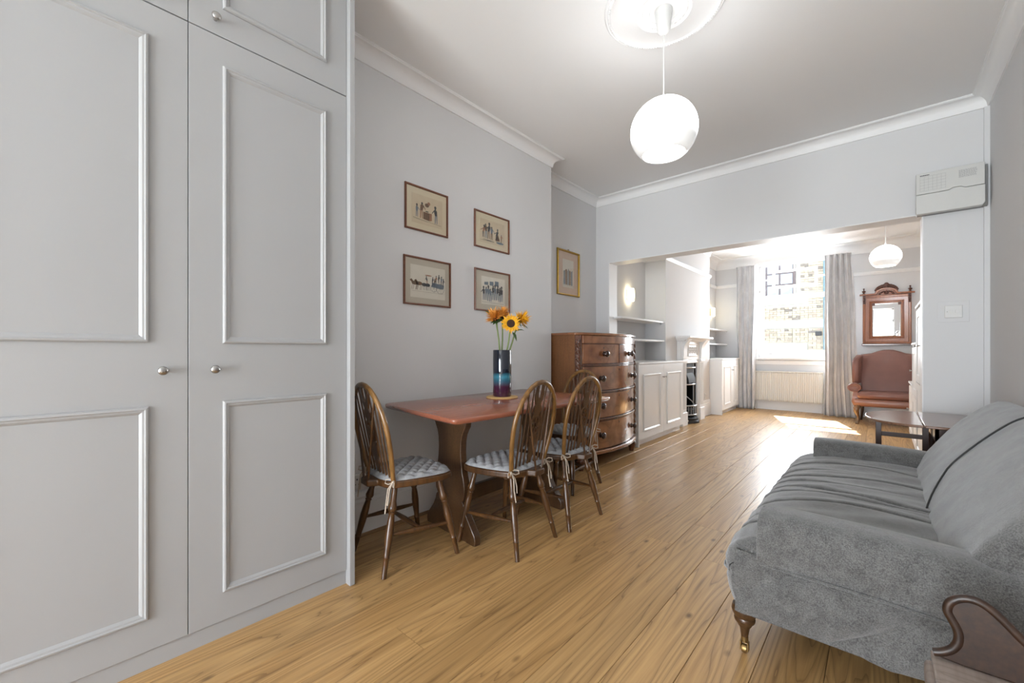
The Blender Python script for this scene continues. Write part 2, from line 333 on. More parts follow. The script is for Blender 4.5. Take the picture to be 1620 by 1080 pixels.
def thing(name, label, cat, loc=(0, 0, 0), rz=0.0, group=None):
    o = bpy.data.objects.new(name, None); COL.objects.link(o); o.location = loc; o.rotation_euler = (0, 0, rz)
    o.empty_display_size = 0.05
    o['label'] = label; o['category'] = cat
    if group: o['group'] = group
    ORG[o.name] = Vector(loc); return o
def tag(o, label, cat, group=None):
    o['label'] = label; o['category'] = cat
    if group: o['group'] = group
    return o
def struct(o): o['kind'] = 'structure'; return o
def copy_tree(o, parent=None):
    c = o.copy(); COL.objects.link(c)
    if parent is not None: c.parent = parent
    for ch in [k for k in bpy.data.objects if k.parent == o]: copy_tree(ch, c)
    return c
def offset_path(pts, d, closed):
    """offset a 2-D polyline to its left by d with mitres"""
    n = len(pts); out = []
    for i in range(n):
        p = Vector(pts[i])
        a = Vector(pts[i-1]) if (closed or i > 0) else None
        b = Vector(pts[(i+1) % n]) if (closed or i < n-1) else None
        def nrm(u, v):
            t = (v-u).normalized(); return Vector((-t.y, t.x))
        if a is None: q = p+nrm(p, b)*d
        elif b is None: q = p+nrm(a, p)*d
        else:
            n1, n2 = nrm(a, p), nrm(p, b); m_ = (n1+n2); m_ = m_/(m_.dot(n1)); q = p+m_*d
        out.append((q.x, q.y))
    return out
def moulding(name, pts, prof, closed, mat, smooth=30, parent=None):
    """sweep prof (out from wall, z) along pts (interior on the left)"""
    cols = [[(x, y, z) for (x, y) in offset_path(pts, o, closed)] for o, z in prof]
    secs = [[c[i] for c in cols] for i in range(len(pts))]
    return struct(MB().loft(secs, True, closed).build(name, mat, parent, smooth))
# ------------------------------------------------------------------ the setting
XR = 0.585; YB = -3.50; YP = 4.532; YP2 = 4.72; YW = 9.30; ZC = 2.97
XL = -2.375; XRE = -2.63; XRR = -2.58; XBR = -2.28
floor = struct(MB().box(-2.75, 0.75, -3.6, 9.45, -0.10, -0.016).build('floor', 'joint'))
# planks
PW = 0.19
def plank_mesh(L, wd):
    g = 0.0007; c = 0.0012
    return MB().loft([[(g+c*0, y, -0.016), (wd-g, y, -0.016), (wd-g, y, -c), (wd-g-c, y, 0), (g+c, y, 0), (g, y, -c)] for y in (0.0007, L-0.0007)])
cache = {}
def plank(x, y0, y1, wd):
    k = (round(y1-y0, 3), round(wd, 3))
    if k not in cache:
        o = plank_mesh(*k).build('floorboard', 'oak', floor); cache[k] = o
    else:
        o = cache[k].copy(); COL.objects.link(o)
    o.location = (x, y0, 0)
known = {-0.716: 2.37, -0.906: 0.78, -1.096: 2.43, -1.286: 2.10, -0.526: 3.25, -0.336: 1.55, -1.476: 0.955, -1.666: 1.70, -1.856: 2.02}
x = -0.716-PW*10
rows = []
while x < XR:
    rows.append(round(x, 3)); x += PW
prng = random.Random(3)
for x in rows:
    j0 = known.get(x, prng.uniform(0, 2.0))
    y = j0-2.02*5
    xa = max(x, -2.64); xb = min(x+PW, XR+0.02)
    if xb-xa < 0.02: continue
    while y < YW+0.1:
        a = max(y, -3.52); b = min(y+2.02, YW+0.12)
        if b-a > 0.05: plank(xa, a, b, xb-xa)
        y += 2.02
# walls
def wallbox(name, *b): return struct(MB().box(*b).build(name, 'wall'))
wallbox('wall_left_chimney', -2.78, XL, YB, 3.252, 0, ZC)
wallbox('wall_left_recess', -2.78, XRE, 3.252, YP, 0, ZC)
wallbox('wall_right', XR, XR+0.15, YB, YW+0.15, 0, ZC)
ho = 2.18
wp = MB()
wp.box(-2.78, -2.452, YP, YP2, 0, ZC); wp.box(0.244, XR, YP, YP2, 0, ZC); wp.box(-2.452, 0.244, YP, YP2, ho, ZC)
struct(wp.build('wall_partition', 'wall'))
wallbox('wall_rear_left_near', -2.78, XRR, YP2, 5.85, 0, ZC)
# breast with fireplace hole y 6.5-7.06, z<0.95
wb = MB(); wb.box(-2.78, XBR, 5.85, 6.50, 0, ZC); wb.box(-2.78, XBR, 7.06, 7.87, 0, ZC); wb.box(-2.78, XBR, 6.50, 7.06, 0.96, ZC); wb.box(-2.78, -2.62, 6.50, 7.06, 0, 0.96)
struct(wb.build('wall_rear_chimney', 'wall'))
wallbox('wall_rear_left_far', -2.78, XRR, 7.87, YW, 0, ZC)
# window wall with opening
WX0, WX1, WZ0, WZ1 = -1.80, -0.655, 0.985, 2.83
ww = MB(); ww.box(-2.78, WX0, YW, YW+0.28, 0, ZC); ww.box(WX1, XR+0.15, YW, YW+0.28, 0, ZC); ww.box(WX0, WX1, YW, YW+0.28, 0, WZ0); ww.box(WX0, WX1, YW, YW+0.28, WZ1, ZC)
struct(ww.build('wall_window', 'wall'))
# wall behind the camera with glazed garden doors
GX0, GX1, GZ1 = -1.70, 0.40, 2.35
wk = MB(); wk.box(-2.78, GX0, YB-0.15, YB, 0, ZC); wk.box(GX1, XR+0.15, YB-0.15, YB, 0, ZC); wk.box(GX0, GX1, YB-0.15, YB, GZ1, ZC)
struct(wk.build('wall_back', 'wall'))
struct(MB().box(-2.8, XR+0.16, YB-0.15, YW+0.28, ZC, ZC+0.12).build('ceiling', 'ceil'))
dr = struct(MB().box(GX0, GX0+0.07, YB-0.10, YB-0.03, 0, GZ1).box(GX1-0.07, GX1, YB-0.10, YB-0.03, 0, GZ1).box(GX0, GX1, YB-0.10, YB-0.03, GZ1-0.07, GZ1)
            .box(GX0, GX1, YB-0.10, YB-0.03, 0, 0.12).box(-0.70, -0.60, YB-0.10, YB-0.03, 0.12, GZ1-0.07).build('door_1', 'white'))
MB().box(GX0+0.07, -0.70, YB-0.07, YB-0.064, 0.12, GZ1-0.07).build('door_pane', 'glass', dr)
MB().box(-0.60, GX1-0.07, YB-0.07, YB-0.064, 0.12, GZ1-0.07).build('door_pane', 'glass', dr)

# cornices
def cove(zb, out, zt=ZC, n=6):
    h = zt-zb; p = [(0, zb), (0.010, zb), (0.012, zb+0.012)]
    for i in range(n+1):
        a = math.pi/2*i/n
        p.append((0.014+(out-0.03)*(1-math.cos(a)), zb+0.016+(h-0.030)*math.sin(a)))
    p += [(out-0.010, zt-0.014), (out-0.004, zt-0.008), (out, zt-0.008), (out, zt), (0, zt)]
    return p
moulding('trim_1', [(XR, YB), (XR, YP), (XRE, YP), (XRE, 3.252), (XL, 3.252), (XL, 1.003), (-1.893, 1.003), (-1.893, -1.51)], cove(2.88, 0.093), False, 'white')
moulding('trim_2', [(XR, YP2), (XR, YW), (XRR, YW), (XRR, 7.87), (XBR, 7.87), (XBR, 5.85), (XRR, 5.85), (XRR, YP2)], cove(2.785, 0.17, n=7), True, 'white')
rail = [(0, 2.405), (0.012, 2.405), (0.018, 2.42), (0.026, 2.435), (0.03, 2.455), (0.022, 2.465), (0, 2.47)]
moulding('trim_3', [(WX0-0.10, YW), (XRR, YW), (XRR, 7.87), (XBR, 7.87), (XBR, 5.85), (XRR, 5.85), (XRR, YP2)], rail, False, 'white')
moulding('trim_4', [(XR, YP2), (XR, YW), (WX1+0.10, YW)], rail, False, 'white')
# opening lining
moulding('trim_5', [(-0.1, -0.1), (0.1, -0.1)], [(0, 0), (0.001, 0), (0.001, 0.001)], False, 'white') if False else None
lin = MB(); lin.box(-2.452, -2.446, YP-0.004, YP2+0.004, 0.0, ho); lin.box(0.238, 0.244, YP-0.004, YP2+0.004, 0.0, ho); lin.box(-2.446, 0.238, YP-0.004, YP2+0.004, ho-0.006, ho)
struct(lin.build('trim_5', 'white'))
# skirtings
sk = [(0, 0), (0.022, 0), (0.022, 0.185), (0.018, 0.195), (0.020, 0.205), (0.013, 0.222), (0.015, 0.236), (0.008, 0.252), (0.008, 0.262), (0, 0.27)]
moulding('baseboard_left', [(XL, 3.252), (XL, 1.003)], sk, False, 'white')
moulding('baseboard_recess', [(-2.46, YP), (XRE, YP), (XRE, 3.252), (XL, 3.252)], sk, False, 'white')
moulding('baseboard_right', [(XR, YB), (XR, YP), (0.25, YP)], sk, False, 'white')
moulding('baseboard_rear', [(0.25, YP2), (XR, YP2), (XR, YW), (XRR, YW)], sk, False, 'white')
moulding('baseboard_chimney', [(XBR, 7.87), (XBR, 7.30)], sk, False, 'white')
bd = [(0, 0), (0.017, 0), (0.015, 0.009), (0.009, 0.015), (0, 0.017)]
moulding('trim_6', [(XL+0.022, 3.252), (XL+0.022, 1.003)], bd, False, 'beading')
moulding('trim_7', [(XR-0.022, YB), (XR-0.022, YP-0.022), (0.25, YP-0.022)], bd, False, 'beading')
# boxed pipe in the corner above and below the consumer unit
struct(MB().box(0.556, XR, YP-0.022, YP, 0.27, 2.88).build('trim_8', 'wall'))

# sash window (setting): frame, two sashes
yw = 9.40
win = struct(MB().frame(WX0, WX1, WZ0, WZ1, [(0, 0), (0.055, 0), (0.055, -0.10), (0, -0.10)], yw-0.03).box(WX0-0.06, WX1+0.06, YW-0.075, yw-0.03, WZ0-0.03, WZ0+0.012).build('window_1', 'white', bevel=0.003))
MB().frame(WX0-0.085, WX1+0.085, WZ0-0.12, WZ1+0.02, [(0, 0), (0, 0.018), (0.07, 0.022), (0.085, 0.0)], YW).build('architrave', 'white', win)
lo = MB().frame(-1.755, -0.70, 1.00, 2.19, [(0, 0), (0, 0.035), (0.028, 0.035), (0.034, 0.028), (0.034, 0)], yw+0.01)
lo.box(-1.722, -0.733, yw-0.025, yw+0.01, 1.03, 1.135); lo.box(-1.722, -0.733, yw-0.025, yw+0.01, 2.11, 2.165)
lo.build('lower_sash', 'white', win, bevel=0.002)
MB().box(-1.722, -0.733, yw-0.008, yw-0.005, 1.13, 2.115).build('pane', 'glass', win)
up = MB().frame(-1.755, -0.70, 2.125, 2.83, [(0, 0), (0, 0.035), (0.034, 0.035), (0.040, 0.028), (0.040, 0)], yw+0.05)
up.box(-1.722, -0.733, yw+0.016, yw+0.05, 2.13, 2.19)
up.build('upper_sash', 'white', win, bevel=0.002)
MB().box(-1.722, -0.733, yw+0.030, yw+0.033, 2.18, 2.80).build('pane', 'glass', win)
gb = MB().frame(-1.585, -0.870, 2.325, 2.672, [(0, 0), (0.006, 0.014), (0.038, 0.014), (0.046, 0)], yw+0.030)
for a in ((-1.72, -1.58, 2.49, 2.515), (-0.875, -0.733, 2.49, 2.515), (-1.240, -1.212, 2.67, 2.80), (-1.240, -1.212, 2.185, 2.33)): gb.box(a[0], a[1], yw+0.016, yw+0.030, a[2], a[3])
gb.build('glazing_bars', 'white', win, bevel=0.002)
for sx in (-1.60, -0.87):
    MB().box(sx-0.022, sx+0.022, yw-0.045, yw-0.025, 1.062, 1.074).tube([(sx-0.018, yw-0.028, 1.062), (sx-0.018, yw-0.05, 1.058), (sx+0.018, yw-0.05, 1.058), (sx+0.018, yw-0.028, 1.062)], 0.004).build('sash_lift', 'nickel', win)
MB().box(-1.792, -1.780, yw-0.035, yw-0.028, 2.26, 2.30).build('sash_stop', 'nickel', win)
MB().box(-0.690, -0.678, yw-0.035, yw-0.028, 2.26, 2.30).build('sash_stop', 'nickel', win)

# ------------------------------------------------------------------ outside: brick house across the way
YF = 17.0
fac = thing('brick_building', 'yellow stock brick building seen through the sash window', 'building', (-2.5, YF, -1.2))
MB().box(-9, 4, YF+0.02, YF+0.5, -1.2, 6.3).build('wall', 'mortar', fac, world=True)
voids = [(-4.30, -2.17, 2.72, 4.65), (-9, -1.92, 2.70, 2.92), (-9, 4, 1.90, 2.165), (-9, -1.853, 1.13, 1.37)]
bk = MB(); zr = -0.30; row = 0
while zr < 6.2:
    xx = -6.2+(0.11 if row % 2 else 0)
    while xx < 1.6:
        L = 0.215 if row % 2 else 0.1025
        if not any(a-0.02 < xx+L and xx < b+0.02 and c-0.01 < zr+0.065 and zr < d+0.01 for a, b, c, d in voids):
            dd = random.uniform(0, 0.012)
            bk.box(xx, xx+L, YF-0.012-dd, YF+0.03, zr, zr+0.065)
        xx += L+0.010
    zr += 0.075; row += 1
ob = bk.build('bricks', 'brick', fac, world=True); ob['kind'] = 'stuff'
MB().box(-9, 4, YF-0.03, YF+0.04, 1.90, 2.165).build('stone_band', 'stone', fac, world=True, bevel=0.01)
MB().box(-9, -1.92, YF-0.05, YF+0.04, 2.72, 2.91).build('lintel', 'stone', fac, world=True, bevel=0.01)
MB().box(-9, -1.853, YF-0.04, YF+0.04, 1.14, 1.37).build('plinth', 'stone', fac, world=True, bevel=0.01)
MB().box(-9, 4, YF-0.03, YF+0.04, -1.2, -0.3).build('base_course', 'stone', fac, world=True, bevel=0.01)
MB().box(-3.2, -2.2, YF-0.20, YF-0.05, 2.93, 2.96).box(-3.2, -2.2, YF-0.2, YF-0.18, 2.96, 3.0).build('window_ledge', 'facadeframe', fac, world=True)
fw = MB().frame(-4.30, -2.17, 2.95, 4.65, [(0, 0), (0, 0.02), (0.07, 0.02), (0.07, -0.05), (0, -0.05)], YF)
fwo = fw.build('window', 'facadeframe', fac, world=True)
for i in range(5):
    for j in range(4):
        xa = -4.23+i*0.398; za = 3.02+j*0.39
        MB().box(xa+0.025, xa+0.37, YF+0.005, YF+0.015, za+0.025, za+0.365).build('pane', 'facadeglass', fwo, world=True)
MB().box(-4.23, -2.24, YF+0.010, YF+0.018, 3.02, 4.58).build('glazing_bars', 'facadeframe', fwo, world=True)
MB().tube([(-1.36, YF-0.10, -1.2), (-1.36, YF-0.10, 6.2)], 0.055, 12).build('drainpipe', 'pipe', fac, world=True, smooth=60)
MB().box(-1.625, -1.455, YF-0.12, YF-0.02, 1.62, 1.77).build('meter_box', 'iron', fac, world=True, bevel=0.02)
struct(MB().box(-12, 8, 9.6, 18, -1.3, -1.2).build('pavement', 'asphalt'))
struct(MB().box(-8, 8, -10, YB-0.15, -0.3, -0.2).build('garden_ground', 'grass'))

# ------------------------------------------------------------------ wardrobe
WXF = -1.925
wd = thing('wardrobe', 'tall built-in pale grey wardrobe with panelled doors filling the left side', 'wardrobe', (WXF, 0, 0), R(90))
# local: x -> world y, -y -> world +x
MB().box(-1.506, 0.986, 0.022, 0.44, 0.062, 2.965).build('carcass', 'hole', wd)
MB().box(-1.506, 0.976, 0.008, 0.03, 0.0, 0.066).build('plinth', 'wardrobe', wd)
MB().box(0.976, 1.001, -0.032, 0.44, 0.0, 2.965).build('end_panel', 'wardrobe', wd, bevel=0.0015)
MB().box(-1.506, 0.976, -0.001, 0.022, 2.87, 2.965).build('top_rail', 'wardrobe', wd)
mprof = [(0, 0), (0.0, 0.006), (0.004, 0.011), (0.009, 0.012), (0.012, 0.008), (0.018, 0.007), (0.023, 0.003), (0.026, 0)]
def wardrobe_door(y0, y1, z0, z1, panels, knob):
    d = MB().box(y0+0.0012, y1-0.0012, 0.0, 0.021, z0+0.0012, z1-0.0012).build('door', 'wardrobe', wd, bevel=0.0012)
    for (a, b, c, e) in panels: MB().frame(a, b, c, e, mprof, 0.0).build('panel_moulding', 'wardrobe', d)
    if knob:
        k = MB().lathe([(0.0075, 0.0), (0.0075, -0.006), (0.005, -0.010), (0.005, -0.018), (0.014, -0.021), (0.0155, -0.026), (0.013, -0.030), (0.004, -0.0325), (0.0005, -0.0325)], (knob[0], 0, knob[1]), 20, 'y')
        k.build('knob', 'nickel', d, smooth=50)
for y0, y1 in ((-1.506, -0.883), (-0.883, -0.260), (-0.260, 0.363), (0.363, 0.976)):
    if y1 > 0.9: px0, px1, kx = 0.471, 0.877, 0.442
    else: px0, px1, kx = y0+0.108, y0+0.511, y1-0.076
    wardrobe_door(y0, y1, 0.067, 2.341, [(px0, px1, 1.150, 2.230), (px0, px1, 0.180, 0.925)], (kx, 1.05))
    wardrobe_door(y0, y1, 2.343, 2.870, [(px0, px1, 2.453, 2.790)], (kx+(0.004 if y1 > 0.9 else 0), 2.400))

# ------------------------------------------------------------------ double sockets, switch, consumer unit
so = thing('power_socket', 'white double socket low on the wall behind the first dining chair', 'socket', (XL, 1.30, 0.29), R(90))
MB().box(-0.073, 0.073, -0.010, 0, 0, 0.086).build('plate', 'plastic', so, bevel=0.003)
for q in (-0.036, 0.036):
    for h in ((-0.004, 0.004, 0.050, 0.060), (-0.013, -0.007, 0.024, 0.028), (0.007, 0.013, 0.024, 0.028)): MB().box(q+h[0], q+h[1], -0.011, -0.009, h[2], h[3]).build('pin_hole', 'ink', so)
for q in (-0.055, 0.055): MB().box(q-0.006, q+0.006, -0.014, -0.009, 0.055, 0.075).build('rocker', 'plastic', so, bevel=0.001)
s2 = thing('power_socket', 'white single socket on the chimney breast right of the fireplace', 'socket', (XBR, 7.62, 0.30), R(90))
MB().box(-0.043, 0.043, -0.010, 0, 0, 0.086).build('plate', 'plastic', s2, bevel=0.003)
for h in ((-0.004, 0.004, 0.050, 0.060), (-0.013, -0.007, 0.026, 0.030), (0.007, 0.013, 0.026, 0.030)): MB().box(h[0], h[1], -0.011, -0.009, h[2], h[3]).build('pin_hole', 'ink', s2)
sw = thing('light_switch', 'white light switch on a square backing plate, right of the opening', 'switch', (0.405, YP, 1.415))
MB().box(-0.082, 0.082, -0.003, 0, -0.078, 0.078).build('backing_plate', 'wall', sw, bevel=0.002)
MB().box(-0.046, 0.046, -0.011, -0.003, -0.046, 0.046).build('plate', 'plastic', sw, bevel=0.003)
MB().box(-0.020, -0.003, -0.015, -0.010, -0.012, 0.012).build('rocker', 'plastic', sw, bevel=0.001)
MB().box(0.010, 0.030, -0.015, -0.010, -0.012, 0.012).build('rocker', 'plastic', sw, bevel=0.001)
MB().ball((-0.033, -0.011, 0), 0.003, 8, 4).build('screw', 'nickel', sw)

cu = thing('consumer_unit', 'white fuse box high on the wall above the right end of the opening', 'fuse box', (0.199, YP, 2.157))
MB().box(0.008, 0.372, -0.055, 0, 0.004, 0.300).build('base_box', 'unitside', cu, bevel=0.003)
MB().prism([(0.0, 0.150), (0.175, 0.150), (0.195, 0.163), (0.235, 0.163), (0.255, 0.150), (0.352, 0.150), (0.352, 0.308), (0.0, 0.308)], 'y', -0.100, -0.055).build('upper_cover', 'unit', cu, bevel=0.003)
MB().prism([(0.0, 0.0), (0.340, 0.0), (0.354, 0.020), (0.354, 0.146), (0.256, 0.146), (0.236, 0.159), (0.194, 0.159), (0.174, 0.146), (0.0, 0.146)], 'y', -0.106, -0.055).build('flap', 'unit', cu, bevel=0.004)
t = MB()
for i in range(7): t.box(0.022+i*0.0265*0.85, 0.0224+i*0.0265*0.85+0.0006, -0.1008, -0.1000, 0.172, 0.280)
for j in range(6): t.box(0.022, 0.160, -0.1008, -0.1000, 0.172+j*0.0215, 0.1730+j*0.0215)
rr = random.Random(2)
for j in range(9):
    xx = 0.225
    while xx < 0.31:
        L = rr.uniform(0.004, 0.012); t.box(xx, min(xx+L, 0.315), -0.1008, -0.1, 0.225+j*0.0062, 0.2282+j*0.0062); xx += L+0.0025
t.build('printed_label', 'inkgrey', cu)
t = MB(); xx = 0.022
for L in (0.008, 0.006, 0.009, 0.007, 0.008, 0.006): t.box(xx, xx+L, -0.1008, -0.1, 0.286, 0.292); xx += L+0.0012
t.build('printed_heading', 'ink', cu)
# ------------------------------------------------------------------ dining table
def S(*a): return [Vector(p) for p in a]
TZ = 0.79
dt = thing('dining_table', 'long mahogany trestle dining table standing against the left wall', 'table', (-1.96, 2.10, 0))
tc_ = [(-1.536, 1.317), (-1.463, 2.746), (-2.340, 2.80), (-2.350, 1.43)]
def ringtop(z, inset):
    c = Vector((-1.93, 2.07)); out = []
    n = len(tc_)
    for i in range(n):
        p = Vector(tc_[i]); a = Vector(tc_[i-1]); b = Vector(tc_[(i+1) % n]); r_ = 0.03
        for q in ((a-p).normalized()*r_, (a-p).normalized()*r_*0.3+(b-p).normalized()*r_*0.3, (b-p).normalized()*r_):
            e = p+q; e = e+(c-e).normalized()*inset; out.append((e.x, e.y, z))
    return out
MB().loft([ringtop(TZ-0.030, 0.016), ringtop(TZ-0.022, 0.004), ringtop(TZ-0.010, 0.0), ringtop(TZ-0.003, 0.004), ringtop(TZ, 0.012)]).build('tabletop', 'tabletop', dt, world=True, smooth=50)
hw = [(0, .252), (.03, .256), (.06, .25), (.10, .215), (.14, .18), (.18, .155), (.215, .145), (.225, .13), (.25, .148), (.30, .155), (.34, .15), (.40, .133), (.46, .122), (.52, .118), (.58, .121), (.62, .132), (.65, .15), (.67, .165), (.70, .17), (.762, .17)]
for py, cx, dth in ((1.685, -1.985, -0.10), (2.46, -1.94, -0.04)):
    pts = [(w_, z) for z, w_ in hw]+[(-w_, z) for z, w_ in reversed(hw)]
    m = MB().prism(pts, 'y', -0.022, 0.022)
    c, s = math.cos(dth), math.sin(dth)
    m.v = [(cx+x_*c-y_*s, py+x_*s+y_*c, z_) for x_, y_, z_ in m.v]
    m.build('pedestal', 'pedestal', dt, world=True, bevel=0.004)
MB().box(-1.99, -1.955, 1.70, 2.45, 0.17, 0.26).build('stretcher', 'pedestal', dt, world=True, bevel=0.004)
MB().box(-2.17, -1.75, 1.66, 1.72, 0.735, 0.762).box(-2.13, -1.71, 2.43, 2.49, 0.735, 0.762).build('bearer', 'pedestal', dt, world=True, bevel=0.003)

# ------------------------------------------------------------------ wheelback chairs (local: faces +y)
LEAN = 0.20; YB0 = -0.145; SZ = 0.455
def bk_(x, z): return Vector((x, YB0-(z-SZ)*LEAN-0.25*x*x*0, z))
def hoop_x(z):
    if z > 0.70: return 0.192*math.sqrt(max(0, 1-((z-0.70)/0.245)**2))
    t = (z-SZ)/(0.70-SZ); return 0.150+(0.192-0.150)*math.sin(t*math.pi/2)
def hoop_z(x):
    x = min(abs(x), 0.1919); return 0.70+0.245*math.sqrt(1-(x/0.192)**2)
def seat_outline(s=1.0, bob=True):
    pts = []
    for x, y in ((0.06, -0.185), (0.11, -0.175), (0.155, -0.15), (0.180, -0.08), (0.197, 0.0), (0.208, 0.08), (0.208, 0.14), (0.19, 0.185), (0.13, 0.205), (0.06, 0.212)):
        pts.append((x*s, y*s))
    L = [(-x, y) for x, y in reversed(pts)]
    if bob: return [(0.042, -0.235), (0.055, -0.20)]+pts+L+[(-0.055, -0.20), (-0.042, -0.235)]
    return pts+L
legprof = [(0, .011), (.05, .013), (.12, .014), (.2, .015), (.24, .019), (.275, .022), (.30, .019), (.315, .014), (.33, .0185), (.345, .014), (.42, .018), (.52, .0205), (.62, .019), (.74, .0155), (.78, .0150), (.79, .0175), (.80, .0145), (.9, .0135), (1, .0125)]
strprof = [(0, .007), (.1, .009), (.3, .0125), (.5, .0145), (.7, .0125), (.9, .009), (1, .007)]
def make_chair(label):
    t = thing('dining_chair', label, 'chair', group=None)
    MB().prism(seat_outline(), 'z', SZ-0.036, SZ).build('seat', 'chairwood', t, bevel=0.008, seg=3)
    path = []
    for i in range(7): z = SZ-0.02+(0.70-SZ+0.02)*i/7; path.append(bk_(hoop_x(max(z, SZ)), z))
    for i in range(15): a = math.pi*i/14; path.append(bk_(0.192*math.cos(a), 0.70+0.245*math.sin(a)))
    for i in range(7): z = 0.70-(0.70-SZ+0.02)*(i+1)/7; path.append(bk_(-hoop_x(max(z, SZ)), z))
    MB().tube(path, 0.0150, 10, flat=0.85).build('hoop', 'chairlit', t, smooth=60)
    for sx in (-1, 1):
        for xb, xt in ((0.048, 0.060), (0.082, 0.102), (0.115, 0.142)):
            a = bk_(sx*xb, SZ-0.01); b = bk_(sx*xt, hoop_z(xt))
            MB().turned(a, b, [(0, .0050), (.3, .0056), (.7, .0050), (1, .0040)], 8).build('spindle', 'chairwood', t, smooth=60)
        MB().turned((sx*0.026, -0.222, SZ-0.01), bk_(sx*0.118, hoop_z(0.118)-0.004), [(0, .0060), (.4, .0066), (1, .0045)], 8).build('brace', 'chairwood', t, smooth=60)
    sp = MB()
    def plate(pts):
        secs = []
        for dy in (-0.0045, 0.0045):
            secs.append([bk_(x_, z_)+Vector((0, dy, 0)) for x_, z_ in pts])
        sp.loft(secs)
    def sym(p): return p+[(-x_, z_) for x_, z_ in reversed(p)]
    # lower part
    plate(sym([(0.014, SZ-0.01), (0.014, 0.50), (0.026, 0.525), (0.020, 0.55), (0.032, 0.575), (0.036, 0.60), (0.028, 0.625), (0.036, 0.640)]))
    # wheel ring and spokes
    zc, ro, ri = 0.700, 0.056, 0.041; N = 24
    for k in range(N):
        a0, a1 = 2*math.pi*k/N, 2*math.pi*(k+1)/N
        plate([(ro*math.cos(a0)*.80, zc+ro*1.15*math.sin(a0)), (ro*math.cos(a1)*.80, zc+ro*1.15*math.sin(a1)), (ri*math.cos(a1)*.80, zc+ri*1.15*math.sin(a1)), (ri*math.cos(a0)*.80, zc+ri*1.15*math.sin(a0))])
    for k in range(6):
        a = math.pi*k/3+math.pi/6; dx, dz = math.cos(a), math.sin(a); nx, nz = -dz*0.0045, dx*0.0045
        plate([(nx, zc+nz), (-nx, zc-nz), (dx*ri*.86-nx, zc+dz*ri*1.2-nz), (dx*ri*.86+nx, zc+dz*ri*1.2+nz)])
    sp2 = [(math.cos(2*math.pi*k/10)*0.012, zc+math.sin(2*math.pi*k/10)*0.012) for k in range(10)]
    plate(sp2)
    # upper part with keyhole cut
    for sx in (-1, 1):
        plate([(sx*x_, z_) for x_, z_ in [(0.0, 0.760), (0.020, 0.757), (0.034, 0.775), (0.036, 0.80), (0.024, 0.82), (0.036, 0.85), (0.042, 0.875), (0.036, 0.90), (0.040, hoop_z(0.04)), (0.014, hoop_z(0.014)), (0.016, 0.885), (0.010, 0.860), (0.0, 0.852)]])
    sp.build('splat', 'chairwood', t)
    legs = {}
    for n_, top, foot in (('fr', (0.145, 0.125, SZ-0.02), (0.214, 0.205, 0)), ('fl', (-0.145, 0.125, SZ-0.02), (-0.214, 0.205, 0)), ('rr', (0.118, -0.115, SZ-0.02), (0.188, -0.215, 0)), ('rl', (-0.118, -0.115, SZ-0.02), (-0.188, -0.215, 0))):
        MB().turned(top, foot, legprof, 12).build('leg', 'chairwood', t, smooth=60); legs[n_] = (Vector(top), Vector(foot))
    def on(k, q): a, b = legs[k]; return a+(b-a)*q
    l0, l1 = on('rl', .56), on('fl', .60); r0, r1 = on('rr', .56), on('fr', .60)
    MB().turned(l0, l1, strprof, 10).build('stretcher', 'chairwood', t, smooth=60)
    MB().turned(r0, r1, strprof, 10).build('stretcher', 'chairwood', t, smooth=60)
    MB().turned((l0+l1)/2, (r0+r1)/2, strprof, 10).build('stretcher', 'chairwood', t, smooth=60)
    return t
